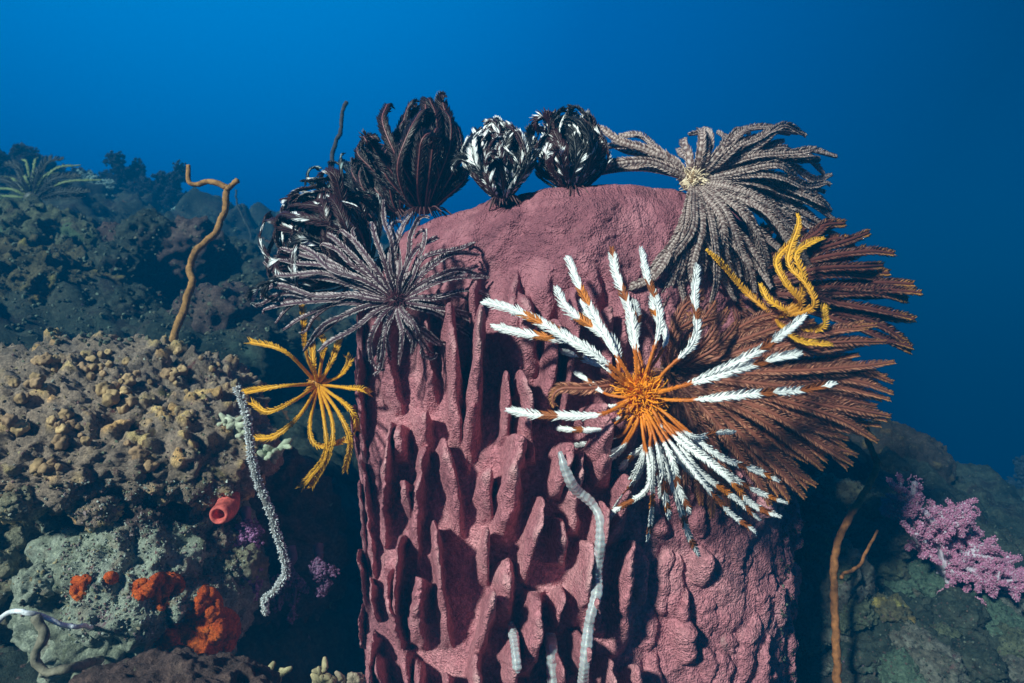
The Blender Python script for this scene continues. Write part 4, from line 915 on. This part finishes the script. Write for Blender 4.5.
# ---------------------------------------------------------------- small growth
M['bit'] = vcol_mat('coral rubble skin', .85, .2, .4, 120, 0, .8)
def twigs(label, c, tips, r, colr, seed, name='coral_branch', cat='coral', group=None):
    c = np.asarray(c, float); root = MB(); rs = np.random.RandomState(seed)
    for T in tips:
        sp = bez([c, (c + T) / 2 + rs.normal(size=3) * .004, T], 14); V, F = tube(sp, r * np.linspace(1.2, .7, 14), 9, (0, -1, .2)); V = V + nrm(V - c) * (r * .5 * fbm(V * 180, 3, seed))[:, None]
        root.add(V, F, np.asarray(colr) * (1 + .4 * fbm(V * 90, 2, seed + 3))[:, None])
        for _ in range(6):
            i = rs.randint(4, 14); d = nrm(rs.normal(size=3)); V, F = tube(np.stack([sp[i], sp[i] + d * r * 1.4, sp[i] + d * r * 2.4]), np.array([.8, .7, .4]) * r, 6, (.1, .2, 1)); root.add(V, F, np.asarray(colr) * rs.uniform(.8, 1.2))
    o = root.build(name, M['bit'], None, c); o.location = Vector(c); return tag(o, label, cat, group)
twigs('pale broken coral twig jutting from the ledge behind the whip', P(254, 456, .92), TQ(.9, (272, 450, 0), (287, 441, 0), (268, 458, 0)), .006, (.42, .46, .34), 3)
twigs('whitish knotted coral stub at the ledge end behind the whip', P(226, 432, .9), TQ(.88, (238, 426, 0), (245, 432, 0), (232, 422, 0)), .006, (.44, .45, .34), 5)
twigs('tan twiggy coral tuft in the gap below the crevice', P(322, 690, .80), TQ(.79, (316, 672, 0), (325, 668, 0), (330, 678, 0)), .005, (.42, .34, .20), 7)
twigs('stubby tan coral tuft closest to the sponge foot', P(350, 692, .82), TQ(.80, (342, 678, 0), (352, 674, 0), (362, 680, 0), (357, 676, 0)), .005, (.36, .28, .20), 9)
twigs('small straw coral tuft beside the dark maroon ledge', P(262, 690, .72), TQ(.71, (255, 668, 0), (268, 672, 0), (276, 676, 0), (284, 672, 0)), .0045, (.36, .31, .18), 11)
twigs('grey branching coral tangle by the end of the white cord', P(104, 650, .84), TQ(.82, (96, 628, 0), (112, 622, 0), (118, 634, 0), (90, 645, 0), (124, 650, 0)), .0022, (.34, .33, .30), 13)

def knobs(ledge, spots, seed):
    """Little tan coral knobs: blunt ribbed stubs in crowds."""
    rs = random.Random(seed); off = np.array(ledge.location[:])
    for k, (x, y) in enumerate(spots):
        h = hit(x, y, o_bvh[ledge.name])
        if h is None: continue
        r = .0032 + .006 * rs.random() ** 1.6; p, n = h; ax = nrm(n + np.array([rs.uniform(-.4, .4), -.5, .35])); e1 = nrm(np.cross(ax, (.3, .2, 1))); e2 = np.cross(e1, ax)
        a = np.arange(24) / 24 * 2 * np.pi; rib = 1 + .07 * np.cos(a * 8); V = []
        for f, z in ((.95, -.6), (1.0, .1), (1.08, .6), (1.04, .95), (.88, 1.22), (.62, 1.36), (.34, 1.38), (.1, 1.34)):
            V.append(p + r * z * ax + r * f * (rib * np.cos(a))[:, None] * e1 + r * f * (rib * np.sin(a))[:, None] * e2)
        V = np.vstack(V); V = V + nrm(V - p) * (r * .75 * fbm(V * 150, 3, seed + k))[:, None]; m = 8; i = np.arange(m - 1)[:, None] * 24; j = np.arange(24)[None]; q = (j + 1) % 24
        F = np.stack([i + j, i + q, i + 24 + q, i + 24 + j], -1).reshape(-1, 4); cap = np.arange(168, 192)
        F3 = np.stack([cap[:-2] * 0 + 168, cap[1:-1], cap[2:]], 1)
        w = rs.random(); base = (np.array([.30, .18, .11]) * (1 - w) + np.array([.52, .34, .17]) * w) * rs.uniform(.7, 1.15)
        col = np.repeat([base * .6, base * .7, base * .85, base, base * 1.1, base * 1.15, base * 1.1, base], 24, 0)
        mb = MB(); mb.add(V, [F, F3], col); mb.build('coral_knob', M['bit'], ledge, off)
_r = random.Random(4)
_c = [(_r.uniform(2, 220), _r.uniform(346, 478)) for _ in range(32)]
knobs(bpy.data.objects['coral_ledge'], [(x + _r.gauss(0, 7), y + _r.gauss(0, 6)) for x, y in _c for _ in range(_r.randint(2, 4))][:98], 61)
def turf(name, label, bvh, n, box, size, cols, seed):
    """Short algae and tiny animals growing all over a rock: nobody could count them."""
    rs = np.random.RandomState(seed); mb = MB(); k = 0; U, F = ico(1); VV = []; CC = []
    for _ in range(n * 2):
        x, y = rs.uniform(box[0], box[2]), rs.uniform(box[1], box[3]); h = hit(x, y, bvh)
        if h is None: continue
        p, nn = h; s = size * rs.uniform(.4, 1.3) ; d = nrm(nn + .5 * rs.normal(size=3)); st = rs.uniform(.7, 2.2)
        V = U * s * rs.uniform(.6, 1.3, (len(U), 1)); V = V + np.outer(V @ d, d) * (st - 1)
        VV.append(V + p + d * s * .3); CC.append(np.array(cols[rs.randint(len(cols))]) * rs.uniform(.5, 1.3)); k += 1
        if k >= n: break
    m = len(VV); o = np.arange(m)[:, None, None] * len(U); mb.add(np.vstack(VV), [(o + F).reshape(-1, 3)], np.repeat(np.array(CC), len(U), 0))
    b = mb.build(name, M['bit'], smooth=False); b['kind'] = 'stuff'; b['label'] = label; return b
GRY = [(.30, .33, .29), (.22, .25, .20), (.36, .38, .35), (.20, .17, .12), (.28, .20, .20)]
BRN = [(.24, .18, .10), (.14, .10, .07), (.34, .27, .15), (.18, .20, .13), (.24, .13, .12), (.36, .35, .30)]
turf('turf_algae', 'short pale growth covering the grey green rocks', None, 2000, (60, 480, 245, 642), .0013, GRY, 3)
turf('turf_algae', 'short brown growth on the ledge and olive rock', None, 1200, (0, 335, 245, 620), .0014, BRN, 5)
turf('turf_algae', 'short mixed growth over the reef slope beyond the sponge', None, 2600, (780, 430, 1024, 683), .0015, [(.06, .07, .055), (.10, .11, .085), (.045, .05, .04), (.09, .06, .05)], 7)
turf('turf_algae', 'short growth over the boulders and ridge', None, 1000, (0, 205, 300, 345), .0035, [(.10, .12, .09), (.14, .13, .09), (.08, .08, .07), (.17, .2, .15)], 9)
